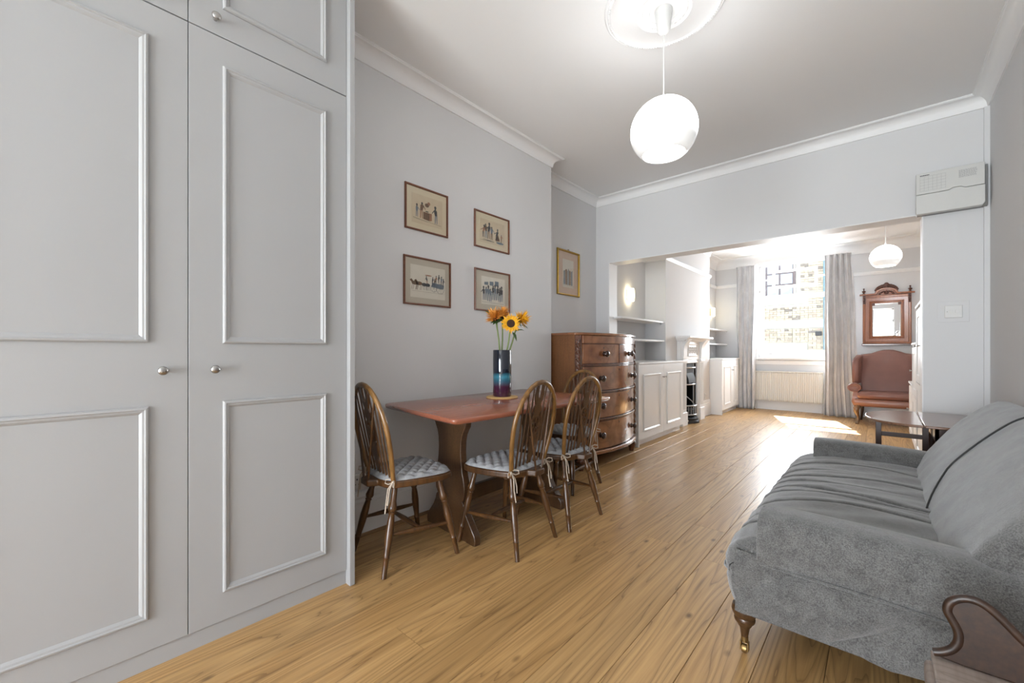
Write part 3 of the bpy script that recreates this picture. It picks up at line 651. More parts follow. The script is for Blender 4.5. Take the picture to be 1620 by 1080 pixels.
def make_cushion(label):
    t = thing('seat_cushion', label, 'cushion')
    out = seat_outline(0.97, False)
    import bisect
    def rad(a):
        # distance of outline along direction a
        dx, dy = math.cos(a), math.sin(a); best = 0.2
        n = len(out)
        for i in range(n):
            x1, y1 = out[i]; x2, y2 = out[(i+1) % n]; ex, ey = x2-x1, y2-y1; den = dx*ey-dy*ex
            if abs(den) < 1e-9: continue
            tt = (x1*ey-y1*ex)/den; u = (x1*dy-y1*dx)/den
            if tt > 0 and -1e-6 <= u <= 1+1e-6: best = tt
        return best
    N = 120; K = 34; m = MB(); vs = [(0, 0, 0.028)]
    def top(x_, y_, q):
        g = 0.068; qa = abs(math.sin(math.pi*(x_+y_)/g)); qb = abs(math.sin(math.pi*(x_-y_)/g))
        h = 0.012+0.018*(max(0, qa*qb))**0.42; return h*math.sqrt(max(0, 1-q**8))
    vs = [(0, 0, top(0, 0, 0))]
    for j in range(1, K+1):
        for k in range(N):
            a = 2*math.pi*k/N; r_ = rad(a)*j/K; x_, y_ = r_*math.cos(a), r_*math.sin(a); vs.append((x_, y_, 0.001+top(x_, y_, j/K)))
    fs = [(0, 1+k, 1+(k+1) % N) for k in range(N)]
    for j in range(K-1):
        for k in range(N): a, b = 1+j*N+k, 1+j*N+(k+1) % N; fs.append((a, a+N, b+N, b))
    o_ = len(vs); 
    for k in range(N): a = 2*math.pi*k/N; vs.append((rad(a)*0.98*math.cos(a), rad(a)*0.98*math.sin(a), -0.001))
    for k in range(N): a, b = 1+(K-1)*N+k, 1+(K-1)*N+(k+1) % N; fs.append((a, o_+k, o_+(k+1) % N, b))
    fs.append(tuple(o_+k for k in range(N)))
    m.add(vs, fs); m.build('pad', 'cushion', t, smooth=60)
    for sx in (-1, 1):
        x0, y0 = sx*0.168, -0.150
        b = MB()
        for q in (-1, 1):
            b.tube([(x0, y0, .004), (x0+q*0.022, y0-0.012, 0.014), (x0+q*0.045, y0-0.022, 0.008), (x0+q*0.048, y0-0.024, -0.010), (x0+q*0.025, y0-0.018, -0.012), (x0, y0-0.008, 0.0)], 0.0032, 6)
        b.tube([(x0, y0-0.008, 0.002), (x0-0.006, y0-0.030, -0.03), (x0-0.010, y0-0.036, -0.09), (x0-0.006, y0-0.045, -0.15)], 0.0032, 6)
        b.tube([(x0, y0-0.008, 0.002), (x0+0.008, y0-0.028, -0.03), (x0+0.012, y0-0.036, -0.07), (x0+0.010, y0-0.040, -0.105)], 0.0032, 6)
        b.ball((x0, y0-0.006, 0.002), 0.007, 8, 5)
        b.build('tie', 'tie', t, smooth=60)
    return t
spots = [((-1.995, 1.350), -6, 'wheelback wooden dining chair at the near end of the table, beside the wardrobe', 'pale grey quilted cushion on the chair nearest the wardrobe'),
         ((-1.672, 1.855), 93, 'wheelback wooden dining chair on the long side of the table, nearer the camera', 'grey quilted cushion on the nearer of the two chairs along the table side'),
         ((-1.655, 2.36), 89, 'wheelback wooden dining chair on the long side of the table, nearer the chest of drawers', 'grey quilted cushion on the farther of the two chairs along the table side'),
         ((-1.985, 2.945), 176, 'wheelback wooden dining chair at the far end of the table, in front of the chest', 'grey quilted cushion on the chair at the far end of the table')]
ch0 = None
for i, ((cx, cy), rz, lab, clab) in enumerate(spots):
    if i == 0: c_ = ch0 = make_chair(lab); cu0 = cc_ = make_cushion(clab)
    else: c_ = copy_tree(ch0); cc_ = copy_tree(cu0)
    c_.location = (cx, cy, 0); c_.rotation_euler = (0, 0, R(rz)); c_['label'] = lab; c_['group'] = 'wheelback chairs round the dining table'
    cc_.location = (cx, cy, SZ+0.001); cc_.rotation_euler = (0, 0, R(rz)); cc_['label'] = clab; cc_['group'] = 'quilted cushions tied to the dining chairs'

# ------------------------------------------------------------------ vase, mat, sunflowers
VX, VY = -2.0, 2.155
mt = MB().lathe([(0.0, TZ+0.0005), (0.108, TZ+0.0005), (0.112, TZ+0.004), (0.112, TZ+0.009), (0.108, TZ+0.012), (0.0, TZ+0.012)], (VX, VY, 0), 40).build('table_mat', 'cork', smooth=40)
tag(mt, 'round cork mat under the vase on the dining table', 'mat')
vs_ = MB().lathe([(0.0, 0), (0.060, 0), (0.0647, 0.006), (0.0647, 0.320), (0.0625, 0.325), (0.058, 0.322), (0.058, 0.02), (0.0, 0.02)], (0, 0, 0), 40).build('vase', 'vase', smooth=40, loc=(VX, VY, TZ+0.0125))
tag(vs_, 'tall dark cylindrical vase with a turquoise band, holding sunflowers', 'vase')
RC = Vector((0.7489, 0.6626, 0)); DC = Vector((-0.6626, 0.7489, 0)); UP = Vector((0, 0, 1))
def vp(a, b, c): return Vector((VX, VY, TZ+0.0125))+RC*a+DC*b+UP*c     # a right, b away, c up as seen from the room
def petal_ring(m, c, n_, r0, r1, num, wd, lift, rr, droop=0.0):
    n_ = n_.normalized(); u = n_.orthogonal().normalized(); v = n_.cross(u)
    for k in range(num):
        a = 2*math.pi*(k+rr.uniform(-.3, .3))/num; d_ = u*math.cos(a)+v*math.sin(a); s_ = n_.cross(d_)
        L = r1*rr.uniform(.85, 1.1); li = lift*rr.uniform(.5, 1.4)
        p0 = c+d_*r0; p1 = c+d_*(r0+(L-r0)*.45)+n_*li*0.6; p2 = c+d_*L+n_*(li-droop)
        w1 = wd*rr.uniform(.8, 1.2); th = n_*0.0006
        m.add([p0-s_*w1*.4, p0+s_*w1*.4, p1+s_*w1*.6+n_*.002, p2, p1-s_*w1*.6+n_*.002, p1-n_*0.001], [(0, 1, 5), (1, 2, 5), (2, 3, 5), (3, 4, 5), (4, 0, 5)])
def leafmesh(m, p, d_, up, L, W):
    d_ = d_.normalized(); s_ = d_.cross(up).normalized()
    pts = [(0, 0, 0), (.2, .35, .03), (.45, .5, .05), (.75, .3, .0), (1, 0, -.12)]
    for sg in (-1, 1):
        vs = []; 
        for t_, w_, h_ in pts: vs.append(p+d_*L*t_+up*h_*L)
        for t_, w_, h_ in pts: vs.append(p+d_*L*t_+s_*sg*W*w_+up*(h_*L+W*w_*.3))
        m.add(vs, [(i, i+1, 6+i, 5+i) for i in range(4)])
def sunflower(label, head, nrm_, base_, size, col, open_, seed, leaves=()):
    rr = random.Random(seed); t = thing('sunflower', label, 'flower', vp(*base_), group='sunflowers in the vase')
    h = vp(*head); n_ = (RC*nrm_[0]+DC*nrm_[1]+UP*nrm_[2]).normalized()
    b_ = vp(*base_); back = h-n_*0.018
    mid = (b_+back)/2+RC*0.004; pth = [b_, b_*.6+mid*.4, mid, mid*.45+back*.55-UP*0.002, back]
    MB().tube(pth, [.0055, .0055, .005, .005, .007], 8).build('stem', 'stem', t, world=True, smooth=60)
    r0 = size*0.40 if open_ else size*.25
    m = MB(); u = n_.orthogonal().normalized(); v = n_.cross(u)
    secs = []
    for q, hh in ((1.0, -0.012), (1.08, -0.004), (1.0, 0.004), (.75, .010), (.4, .009), (.05, .006)):
        secs.append([h+(u*math.cos(2*math.pi*k/20)+v*math.sin(2*math.pi*k/20))*r0*q+n_*hh for k in range(20)])
    m.loft(secs).build('disc', 'seed', t, world=True, smooth=60)
    m = MB()
    if open_:
        petal_ring(m, h, n_, r0*.9, size, 26, size*.15, size*.10, rr); petal_ring(m, h+n_*.003, n_, r0*.9, size*.88, 22, size*.14, size*.25, rr)
    else:
        for q in range(5): petal_ring(m, h+n_*.004*q, n_, r0*.55, size*(1-.10*q), 26, size*.10, size*(.10+.15*q), rr)
    m.build('petals', col, t, world=True)
    m = MB(); petal_ring(m, h-n_*.012, n_, r0*.4, size*.62, 16, size*.2, -size*.05, rr); petal_ring(m, h-n_*.016, n_, r0*.3, size*.50, 14, size*.2, -size*.18, rr); m.build('sepals', 'leaf', t, world=True)
    for lp, ld, L, W in leaves:
        m = MB(); leafmesh(m, vp(*lp), RC*ld[0]+DC*ld[1]+UP*ld[2], UP, L, W); m.build('leaf', 'leaf', t, world=True)
# heads: pixel offsets / 224 px per m from the vase axis (793.5), vase foot 629
sunflower('orange sunflower leaning left, seen from below and behind, leftmost in the vase', (-0.048, -0.01, 0.545), (-.35, -.35, .80), (-0.012, 0.0, 0.26), 0.078, 'petalo', False, 1, [((-0.085, 0, 0.565), (-.6, -.2, .65), .055, .045)])
sunflower('orange sunflower behind the left one, its petals just above it', (0.002, 0.05, 0.562), (.05, -.15, .95), (-0.004, 0.012, 0.26), 0.072, 'petalo', False, 2, [((0.0, .03, .535), (.5, -.4, -.2), .05, .04)])
sunflower('yellow sunflower with a dark centre facing the room, in front on the right', (0.062, -0.035, 0.508), (-.02, -1.0, .12), (0.022, -0.005, 0.26), 0.073, 'petal', True, 3, [((0.075, 0, 0.45), (.35, -.3, -.75), .07, .035), ((0.095, 0, 0.455), (.8, -.2, .15), .065, .05)])
sunflower('amber sunflower turned right behind the dark-centred one', (0.125, 0.035, 0.535), (.72, -.15, .45), (0.034, 0.010, 0.26), 0.078, 'petal', False, 4, [((0.135, .02, 0.50), (.8, -.3, -.35), .055, .035)])

# ------------------------------------------------------------------ pictures
def picture(label, ya, yb, za, zb, x, frame_mat, mount_mat, paper_mat, win, scene, fw_=0.013, fd=0.016, loop=False):
    """flat against the left wall; ya..yb along the wall, za..zb"""
    W, H = yb-ya, zb-za
    t = thing('framed_picture', label, 'picture', (x, (ya+yb)/2, za), R(90), None)
    MB().frame(-W/2, W/2, 0, H, [(0, 0), (0, fd*.7), (fw_*.3, fd), (fw_*.75, fd*.9), (fw_, fd*.45), (fw_, 0)]).build('frame', frame_mat, t, smooth=30)
    MB().box(-W/2+fw_*.8, W/2-fw_*.8, -0.0035, 0, fw_*.8, H-fw_*.8).build('mount', mount_mat, t)
    a, b, c, d = win      # insets left,right,bottom,top of the print
    X0, X1, Z0, Z1 = -W/2+a, W/2-b, c, H-d
    MB().box(X0, X1, -0.0042, -0.003, Z0, Z1).build('print', paper_mat, t)
    if scene:
        m = MB(); mats = scene(m, X0, X1, Z0, Z1); m.build('drawing', mats, t)
    MB().box(-W/2+fw_*.7, W/2-fw_*.7, -0.0068, -0.0062, fw_*.7, H-fw_*.7).build('glazing', 'picglass', t)
    if loop: MB().tube([(-.012, -.006, H-.002), (-.009, -.006, H+.012), (0, -.006, H+.018), (.009, -.006, H+.012), (.012, -.006, H-.002)], .0025, 6).build('hanging_ring', 'brass', t, smooth=60)
    return t
YI = -0.0046
def poly(m, pts, mi=0): m.cur = mi; m.add([(x_, YI, z_) for x_, z_ in pts], [tuple(range(len(pts)))])
def ell(m, cx, cz, rx, rz, mi=0, n=9): poly(m, [(cx+rx*math.cos(2*math.pi*k/n), cz+rz*math.sin(2*math.pi*k/n)) for k in range(n)], mi)
def stroke(m, a, b, w_=.0008, mi=0):
    d_ = Vector((b[0]-a[0], b[1]-a[1])); n_ = Vector((-d_.y, d_.x)).normalized()*w_; poly(m, [(a[0]-n_.x, a[1]-n_.y), (b[0]-n_.x, b[1]-n_.y), (b[0]+n_.x, b[1]+n_.y), (a[0]+n_.x, a[1]+n_.y)], mi)
def figure(m, x_, z_, h, body=0, legs=0, lean=0.0, arm=1, hat=False):
    ell(m, x_+lean*h, z_+h*.90, h*.065, h*.075, 0)
    if hat: poly(m, [(x_+lean*h-h*.1, z_+h*.95), (x_+lean*h+h*.1, z_+h*.95), (x_+lean*h+h*.05, z_+h*1.06), (x_+lean*h-h*.05, z_+h*1.06)], 0)
    poly(m, [(x_-h*.09, z_+h*.48), (x_+h*.09, z_+h*.48), (x_+lean*h+h*.13, z_+h*.78), (x_+lean*h+h*.04, z_+h*.84), (x_+lean*h-h*.04, z_+h*.84), (x_+lean*h-h*.12, z_+h*.78)], body)
    poly(m, [(x_-h*.09, z_+h*.48), (x_-h*.01, z_+h*.48), (x_-h*.04, z_), (x_-h*.10, z_)], legs)
    poly(m, [(x_+h*.01, z_+h*.48), (x_+h*.09, z_+h*.48), (x_+h*.10, z_), (x_+h*.05, z_)], legs)
    stroke(m, (x_+lean*h+arm*h*.1, z_+h*.76), (x_+arm*h*.30, z_+h*.58), h*.025, body)
INK = ['ink', 'inkbrown', 'inkblue', 'inkred']
def sc_table(m, x0, x1, z0, z1):
    W, H = x1-x0, z1-z0; g = z0+H*.20
    figure(m, x0+W*.16, g+H*.02, H*.42, 2, 2, 0, 1, True); figure(m, x0+W*.30, g, H*.58, 1, 3, .05); figure(m, x0+W*.78, g-H*.06, H*.58, 0, 2, -.06, -1, True)
    poly(m, [(x0+W*.36, g), (x0+W*.56, g-H*.03), (x0+W*.56, g+H*.24), (x0+W*.36, g+H*.25)], 1); poly(m, [(x0+W*.56, g-H*.03), (x0+W*.64, g), (x0+W*.64, g+H*.25), (x0+W*.56, g+H*.24)], 3)
    ell(m, x0+W*.48, g+H*.50, W*.07, H*.07, 1); ell(m, x0+W*.54, g+H*.57, W*.05, H*.06, 3); ell(m, x0+W*.48, g+H*.28, W*.06, H*.02, 0)
    stroke(m, (x0+W*.04, g-H*.02), (x1-W*.05, g-H*.10), .0008); stroke(m, (x0+W*.05, g-H*.05), (x0+W*.5, g-H*.08), .0006)
    return INK
def sc_dance(m, x0, x1, z0, z1):
    W, H = x1-x0, z1-z0; g = z0+H*.22; rr = random.Random(5)
    for i, (px, hh, b, l, le) in enumerate(((.13, .50, 3, 0, .1), (.24, .62, 1, 2, -.05), (.34, .66, 0, 1, .06), (.46, .58, 2, 1, 0), (.66, .52, 0, 0, .12), (.86, .36, 3, 1, 0))):
        figure(m, x0+W*px, g-H*.01*i, H*hh, b, l, le, 1 if i % 2 else -1, i % 2 == 0)
    poly(m, [(x0+W*.60, g), (x0+W*.80, g), (x0+W*.72, g+H*.26), (x0+W*.68, g+H*.26)], 1); ell(m, x0+W*.70, g+H*.02, W*.09, H*.035, 3)
    for i in range(10): stroke(m, (x0+W*rr.uniform(.02, .5), z0+H*rr.uniform(.08, .16)), (x0+W*rr.uniform(.3, .6), z0+H*rr.uniform(.08, .14)), .0007)
    ell(m, x0+W*.80, z0+H*.13, W*.16, H*.05, 2)
    return INK
def sc_coach(m, x0, x1, z0, z1):
    W, H = x1-x0, z1-z0; g = z0+H*.22
    for hx in (.12, .24):
        ell(m, x0+W*hx, g+H*.22, W*.09, H*.06, 1, 12); poly(m, [(x0+W*(hx-.08), g+H*.22), (x0+W*(hx-.04), g+H*.27), (x0+W*(hx-.09), g+H*.34), (x0+W*(hx-.14), g+H*.30), (x0+W*(hx-.12), g+H*.27)], 1)
        for q in (-.06, -.02, .05, .08): stroke(m, (x0+W*(hx+q), g+H*.20), (x0+W*(hx+q-.03), g+H*.02), .0012, 1)
    for hx in (.38, .48):
        ell(m, x0+W*hx, g+H*.20, W*.07, H*.055, 0, 12)
        for q in (-.04, .0, .05): stroke(m, (x0+W*(hx+q), g+H*.18), (x0+W*(hx+q+.02), g+H*.03), .0012, 0)
    figure(m, x0+W*.46, g+H*.22, H*.24, 0, 3, -.1, -1, True)
    poly(m, [(x0+W*.58, g+H*.16), (x0+W*.94, g+H*.12), (x0+W*.97, g+H*.26), (x0+W*.62, g+H*.30)], 2)
    for cx, rr_ in ((.66, .09), (.85, .12)):
        for k in range(14):
            a0, a1 = 2*math.pi*k/14, 2*math.pi*(k+1)/14; ctr = (x0+W*cx, g+H*.13)
            stroke(m, (ctr[0]+W*rr_*math.cos(a0), ctr[1]+W*rr_*math.sin(a0)), (ctr[0]+W*rr_*math.cos(a1), ctr[1]+W*rr_*math.sin(a1)), .0009)
            if k % 2: stroke(m, ctr, (ctr[0]+W*rr_*math.cos(a0), ctr[1]+W*rr_*math.sin(a0)), .0005)
    for fx, fz, hh, b in ((.62, .32, .22, 0), (.72, .36, .24, 3), (.80, .38, .26, 0), (.88, .34, .26, 2), (.94, .30, .24, 0), (.68, .28, .22, 1)): figure(m, x0+W*fx, g+H*(fz-.08), H*hh, b, 0, .05, 1, True)
    stroke(m, (x0+W*.05, g-H*.02), (x1-W*.04, g-H*.03), .0005, 1); ell(m, x0+W*.50, g+H*.50, W*.10, H*.02, 3)
    return INK
def sc_crowd(m, x0, x1, z0, z1):
    W, H = x1-x0, z1-z0; rr = random.Random(9)
    for i in range(3): poly(m, [(x0+W*(.12+.22*i), z0+H*.70), (x0+W*(.28+.22*i), z0+H*.70), (x0+W*(.28+.22*i), z0+H*(.82+.03*i)), (x0+W*(.12+.22*i), z0+H*(.80+.04*i))], 2)
    for i in range(9): figure(m, x0+W*(.10+.095*i), z0+H*rr.uniform(.10, .2), H*rr.uniform(.42, .55), rr.choice((0, 2, 2)), 2, rr.uniform(-.05, .05), rr.choice((-1, 1)), rr.random() < .5)
    stroke(m, (x0+W*.03, z0+H*.08), (x1-W*.05, z0+H*.06), .0008)
    return INK
def sc_faint(m, x0, x1, z0, z1):
    W, H = x1-x0, z1-z0
    for i in range(5): poly(m, [(x0+W*(.08+.17*i), z0+H*.10), (x0+W*(.20+.17*i), z0+H*.10), (x0+W*(.20+.17*i), z0+H*(.60+.05*(i % 3))), (x0+W*(.08+.17*i), z0+H*(.58+.06*(i % 2)))], 1 if i % 2 else 2)
    stroke(m, (x0, z0+H*.08), (x1, z0+H*.08), .0006)
    return INK
G = 'brown-framed prints on the left wall'
for o_ in (picture('brown-framed print of figures around a small table, upper left of the four', 1.603, 1.970, 1.942, 2.248, XL, 'frame', 'mount', 'paper', (.055, .048, .052, .055), sc_table),
           picture('brown-framed print of dancing figures, upper right of the four', 2.235, 2.640, 1.938, 2.229, XL, 'frame', 'mount', 'paper', (.062, .055, .048, .055), sc_dance),
           picture('brown-framed print of a horse-drawn coach, lower left of the four', 1.593, 1.996, 1.434, 1.763, XL, 'frame', 'mountdark', 'paperpale', (.055, .050, .052, .055), sc_coach),
           picture('brown-framed print of a crowd, lower right of the four above the sunflowers', 2.238, 2.648, 1.440, 1.772, XL, 'frame', 'mountdark', 'paperpale', (.075, .060, .055, .055), sc_crowd)):
    o_['group'] = G
gp = picture('narrow gilt-framed picture in the alcove above the chest of drawers', 3.700, 4.137, 1.738, 2.240, XRE, 'gold', 'mountpeach', 'paperpale', (.11, .11, .09, .10), sc_faint, 0.020, 0.022, True)

# ------------------------------------------------------------------ bow-fronted chest of drawers (built in world place)
CY0, CY1, CXF = 3.285, 4.475, -2.085
chest = thing('chest_of_drawers', 'tall bow-fronted mahogany chest of drawers with dark turned knobs, in the alcove', 'chest', (-2.33, 3.88, 0))
CYC = (CY0+CY1)/2; CHW = (CY1-CY0)/2-0.05
def bow(y, amp=0.10): return CXF+amp*max(0.0, 1-((y-CYC)/CHW)**2)
def bowslab(y0, y1, z0, z1, th, out=0.0, n=14, ext=0.0):
    """curved block whose front follows the bow"""
    secs = []
    for i in range(n+1):
        y = y0+(y1-y0)*i/n; xf = bow(y)+out
        secs.append([(xf-th, y, z0), (xf, y, z0), (xf, y, z1), (xf-th, y, z1)])
    return MB().loft(secs)
def slabfull(z0, z1, out):
    n = 14; pts = [(-2.61, CY0-out*.3)]
    pts += [(CXF-0.04, CY0-out*.3), (CXF+out*.6, CY0+0.045-out*.4)]
    pts += [(bow(CY0+0.06+(CY1-CY0-0.12)*i/n)+out, CY0+0.06+(CY1-CY0-0.12)*i/n) for i in range(n+1)]
    pts += [(CXF+out*.6, CY1-0.045+out*.4), (CXF-0.04, CY1+out*.3), (-2.61, CY1+out*.3)]
    return MB().prism(pts, 'z', z0, z1)
slabfull(1.268, 1.293, 0.022).build('top', 'chest', chest, world=True, bevel=0.006)
MB().box(-2.60, CXF-0.045, CY0, CY0+0.022, 0.155, 1.268).build('side_panel', 'chestside', chest, world=True)
MB().box(-2.60, CXF-0.045, CY1-0.022, CY1, 0.155, 1.268).build('side_panel', 'chestside', chest, world=True)
slabfull(0.155, 1.267, -0.022).build('carcass', 'chestdark', chest, world=True)
for ys, sg in ((CY0, 1), (CY1, -1)):
    pil = MB().prism([(CXF-0.05, ys), (CXF-0.05, ys+sg*0.045), (CXF-0.002, ys+sg*0.058), (CXF-0.002, ys+sg*0.040)], 'z', 0.155, 1.267).build('corner_post', 'chestdark', chest, world=True)
    # rope-twist half column, its strands wound round
    cx, cy = CXF-0.020, ys+sg*0.018
    for z0, z1 in ((0.80, 1.225), (0.185, 0.76)):
        m = MB(); nz = int((z1-z0)/0.0065); secs = []
        for i in range(nz+1):
            z = z0+(z1-z0)*i/nz
            secs.append([(cx+(0.019+0.0055*math.cos(4*(2*math.pi*k/20)+z*95))*math.cos(2*math.pi*k/20), cy+(0.019+0.0055*math.cos(4*(2*math.pi*k/20)+z*95))*math.sin(2*math.pi*k/20), z) for k in range(20)])
        m.loft(secs).build('twist_column', 'chestdark', chest, world=True, smooth=60)
bowslab(CY0+0.06, CY1-0.06, 1.192, 1.266, 0.03, 0.008).build('frieze', 'chest', chest, world=True, bevel=0.003)
bowslab(CY0+0.06, CY1-0.06, 0.978, 0.993, 0.03, 0.008).build('rail', 'chestdark', chest, world=True, bevel=0.003)
bowslab(CY0+0.06, CY1-0.06, 0.718, 0.735, 0.03, 0.010).build('rail', 'chestdark', chest, world=True, bevel=0.003)
bowslab(CY0+0.06, CY1-0.06, 0.450, 0.470, 0.03, 0.012).build('rail', 'chestdark', chest, world=True, bevel=0.003)
slabfull(0.135, 0.172, 0.030).build('base_moulding', 'chest', chest, world=True, bevel=0.010, seg=3)
def drawer(y0, y1, z0, z1, knobs):
    d = bowslab(y0+0.003, y1-0.003, z0+0.004, z1-0.004, 0.03, 0.0, 12).build('drawer', 'chest', chest, world=True, bevel=0.003)
    for q in (0, 1):
        zz = z1-0.006 if q else z0+0.006
        bowslab(y0+0.006, y1-0.006, zz-0.002, zz+0.002, 0.004, 0.0025, 12).build('cock_bead', 'chestdark', d, world=True)
    zc = (z0+z1)/2
    for ky in knobs:
        nx = Vector((1, 2*0.10*(ky-CYC)/CHW**2, 0)).normalized(); o = Vector((bow(ky), ky, zc))
        pr = [(0, .026), (.006, .026), (.009, .017), (.022, .015), (.027, .024), (.034, .031), (.043, .031), (.050, .024), (.054, .010), (.055, .001)]
        MB().tube([o+nx*t_ for t_, _ in pr], [r_ for _, r_ in pr], 16).build('knob', 'knobwood', d, world=True, smooth=50)
    ym = (y0+y1)/2
    MB().prism([(ym+math.cos(a*math.pi/4)*.0045, z1-0.035+math.sin(a*math.pi/4)*.0045+(-0.012 if math.sin(a*math.pi/4) < -.5 else 0)) for a in range(8)], 'x', bow(ym)+0.0005, bow(ym)+0.002).build('keyhole', 'black', d, world=True)
YD0, YD1 = CY0+0.062, CY1-0.062
drawer(YD0, CYC-0.006, 0.995, 1.190, [YD0+0.27]); drawer(CYC+0.006, YD1, 0.995, 1.190, [YD1-0.27])
bowslab(CYC-0.005, CYC+0.005, 0.993, 1.192, 0.03, 0.004, 2).build('divider', 'chestdark', chest, world=True)
kk = [YD0+0.22, YD1-0.16]
drawer(YD0, YD1, 0.737, 0.976, kk); drawer(YD0, YD1, 0.472, 0.716, kk); drawer(YD0, YD1, 0.176, 0.448, kk)
for fx, fy in ((CXF-0.02, CY0+0.065), (CXF-0.02, CY1-0.065), (-2.54, CY0+0.065), (-2.54, CY1-0.065)):
    MB().lathe([(0.0, 0), (0.022, 0), (0.026, 0.02), (0.024, 0.03), (0.034, 0.045), (0.046, 0.07), (0.050, 0.092), (0.042, 0.112), (0.028, 0.12), (0.040, 0.128), (0.042, 0.136), (0, 0.136)], (fx, fy, 0), 20).build('foot', 'chestdark', chest, world=True, smooth=50)

# ------------------------------------------------------------------ ceiling rose and pendant lamps
LX, LY = -0.874, 2.216
rose = MB().lathe([(0.31, ZC), (0.31, ZC-0.006), (0.303, ZC-0.013), (0.296, ZC-0.010), (0.291, ZC-0.018), (0.283, ZC-0.020), (0.277, ZC-0.012), (0.262, ZC-0.010), (0.22, ZC-0.013), (0.17, ZC-0.022), (0.148, ZC-0.033), (0.140, ZC-0.036), (0.134, ZC-0.028), (0.126, ZC-0.026), (0.120, ZC-0.032), (0.112, ZC-0.033), (0.105, ZC-0.024), (0.092, ZC-0.022), (0.084, ZC-0.030), (0.075, ZC-0.032), (0.068, ZC-0.024), (0.0, ZC-0.024)], (LX, LY, 0), 72)
for rr_, zz, nn, rb in ((0.287, ZC-0.019, 120, 0.0045), (0.116, ZC-0.031, 52, 0.004)):
    for k in range(nn): a = 2*math.pi*k/nn; rose.ball((LX+rr_*math.cos(a), LY+rr_*math.sin(a), zz), rb, 6, 4)
tag(rose.build('ceiling_rose', 'white', smooth=40), 'round moulded plaster ceiling rose above the nearer pendant lamp', 'ceiling rose')
def pendant(label, x, y, ztop, zc, rs):
    t = thing('pendant_lamp', label, 'lamp', (x, y, ztop), group='white globe pendant lamps')
    MB().lathe([(0.044, 0), (0.046, -0.004), (0.034, -0.105), (0.030, -0.116), (0.018, -0.128), (0.004, -0.134), (0.0005, -0.134)], (0, 0, 0), 28).build('canopy', 'plastic', t, smooth=40)
    MB().tube([(0, 0, -0.13), (0, 0, zc-ztop+rs-0.002)], 0.0032, 8).build('flex', 'plastic', t)
    MB().lathe([(0.0, zc-ztop+rs+0.028), (0.004, zc-ztop+rs+0.028), (0.009, zc-ztop+rs+0.018), (0.009, zc-ztop+rs+0.006), (0.016, zc-ztop+rs-0.004)], (0, 0, 0), 14).build('cord_grip', 'plastic', t, smooth=40)
    pr = []; a_end = math.asin(0.66)
    for i in range(25):
        a = math.pi*i/24*(1-a_end/math.pi*1.0); pr.append((max(0.0005, rs*math.sin(a)), zc-ztop+rs*math.cos(a)*0.97))
    zb = pr[-1]
    MB().lathe(pr+[(pr[-1][0]-0.004, pr[-1][1]-0.001), (pr[-1][0]-0.006, pr[-1][1]+0.004)], (0, 0, 0), 48, 'z', False).build('glass_globe', 'lamp', t, smooth=60)
    inn = [(max(0.0005, (r_-0.006)), z_*1.0-(0.0 if i > 3 else 0.005)) for i, (r_, z_) in enumerate(pr)]
    MB().lathe([(0.0005, zb[1]+0.035), (pr[-1][0]*1.05, zb[1]+0.030), (pr[-1][0]-0.006, zb[1]+0.006)], (0, 0, 0), 40).build('diffuser', 'lampin', t, smooth=60)
pendant('white glass globe pendant lamp hanging from the moulded ceiling rose, nearest the camera', LX, LY, ZC-0.022, 2.300, 0.172)
pendant('white glass globe pendant lamp in the far room, in front of the mirror', 0.042, 7.25, ZC, 2.335, 0.160)

# ------------------------------------------------------------------ built-in cupboards beside the fireplace
def cupboard(label, body, y0, y1, xf, gap, kz, zt=0.985, endp=True):
    t = thing('alcove_cupboard', label, 'cupboard', (xf, (y0+y1)/2, 0), group='white alcove cupboards')
    m = MB()
    for b_ in body: m.box(*b_)
    m.build('carcass', 'cabinet', t, world=True)
    m = MB()
    for b_ in body: m.box(b_[0], b_[1]+0.028, b_[2]-0.0, b_[3]+0.0, zt-0.022, zt)
    m.build('worktop', 'cabinet', t, world=True, bevel=0.003)
    MB().box(xf-0.06, xf-0.03, y0+0.02, y1, 0, 0.075).build('plinth', 'cabinet', t, world=True)
    MB().box(xf-0.10 if not endp else body[0][0]+0.0, xf+0.022, y0, y0+0.022, 0, zt-0.022).build('end_panel', 'cabinet', t, world=True, bevel=0.001)
    edges = [y0+0.024, gap, y1-0.006]
    for i in range(2):
        a, b_ = edges[i]+0.0015, edges[i+1]-0.0015
        d = MB().box(xf, xf+0.020, a, b_, 0.078, zt-0.026).build('door', 'cabinet', t, world=True, bevel=0.001)
        mm = MB().frame(a+0.105, b_-0.105, 0.165, zt-0.145, mprof, 0.0)
        mm.v = [(xf+0.020-y_, x_, z_) for x_, y_, z_ in mm.v]
        mm.build('panel_moulding', 'cabinet', d, world=True)
        ky = b_-0.035 if i == 0 else a+0.035
        MB().lathe([(0.006, xf+0.02), (0.005, xf+0.035), (0.012, xf+0.040), (0.012, xf+0.046), (0.001, xf+0.048)], (0, ky, kz), 14, 'x').build('knob', 'nickel', d, world=True, smooth=50)
cupboard('white two-door alcove cupboard between the chest of drawers and the fireplace', [(-2.575, -2.13, 4.735, 5.845, 0.07, 0.963), (-2.275, -2.13, 5.845, 6.06, 0.07, 0.963), (-2.44, -2.13, 4.605, 4.735, 0.07, 0.963)], 4.60, 6.065, -2.13, 5.350, 0.79, endp=False)
cupboard('white two-door alcove cupboard in the far corner beside the left curtain', [(-2.575, -2.10, 7.885, 9.03, 0.07, 0.963)], 7.875, 9.03, -2.10, 8.540, 0.77)

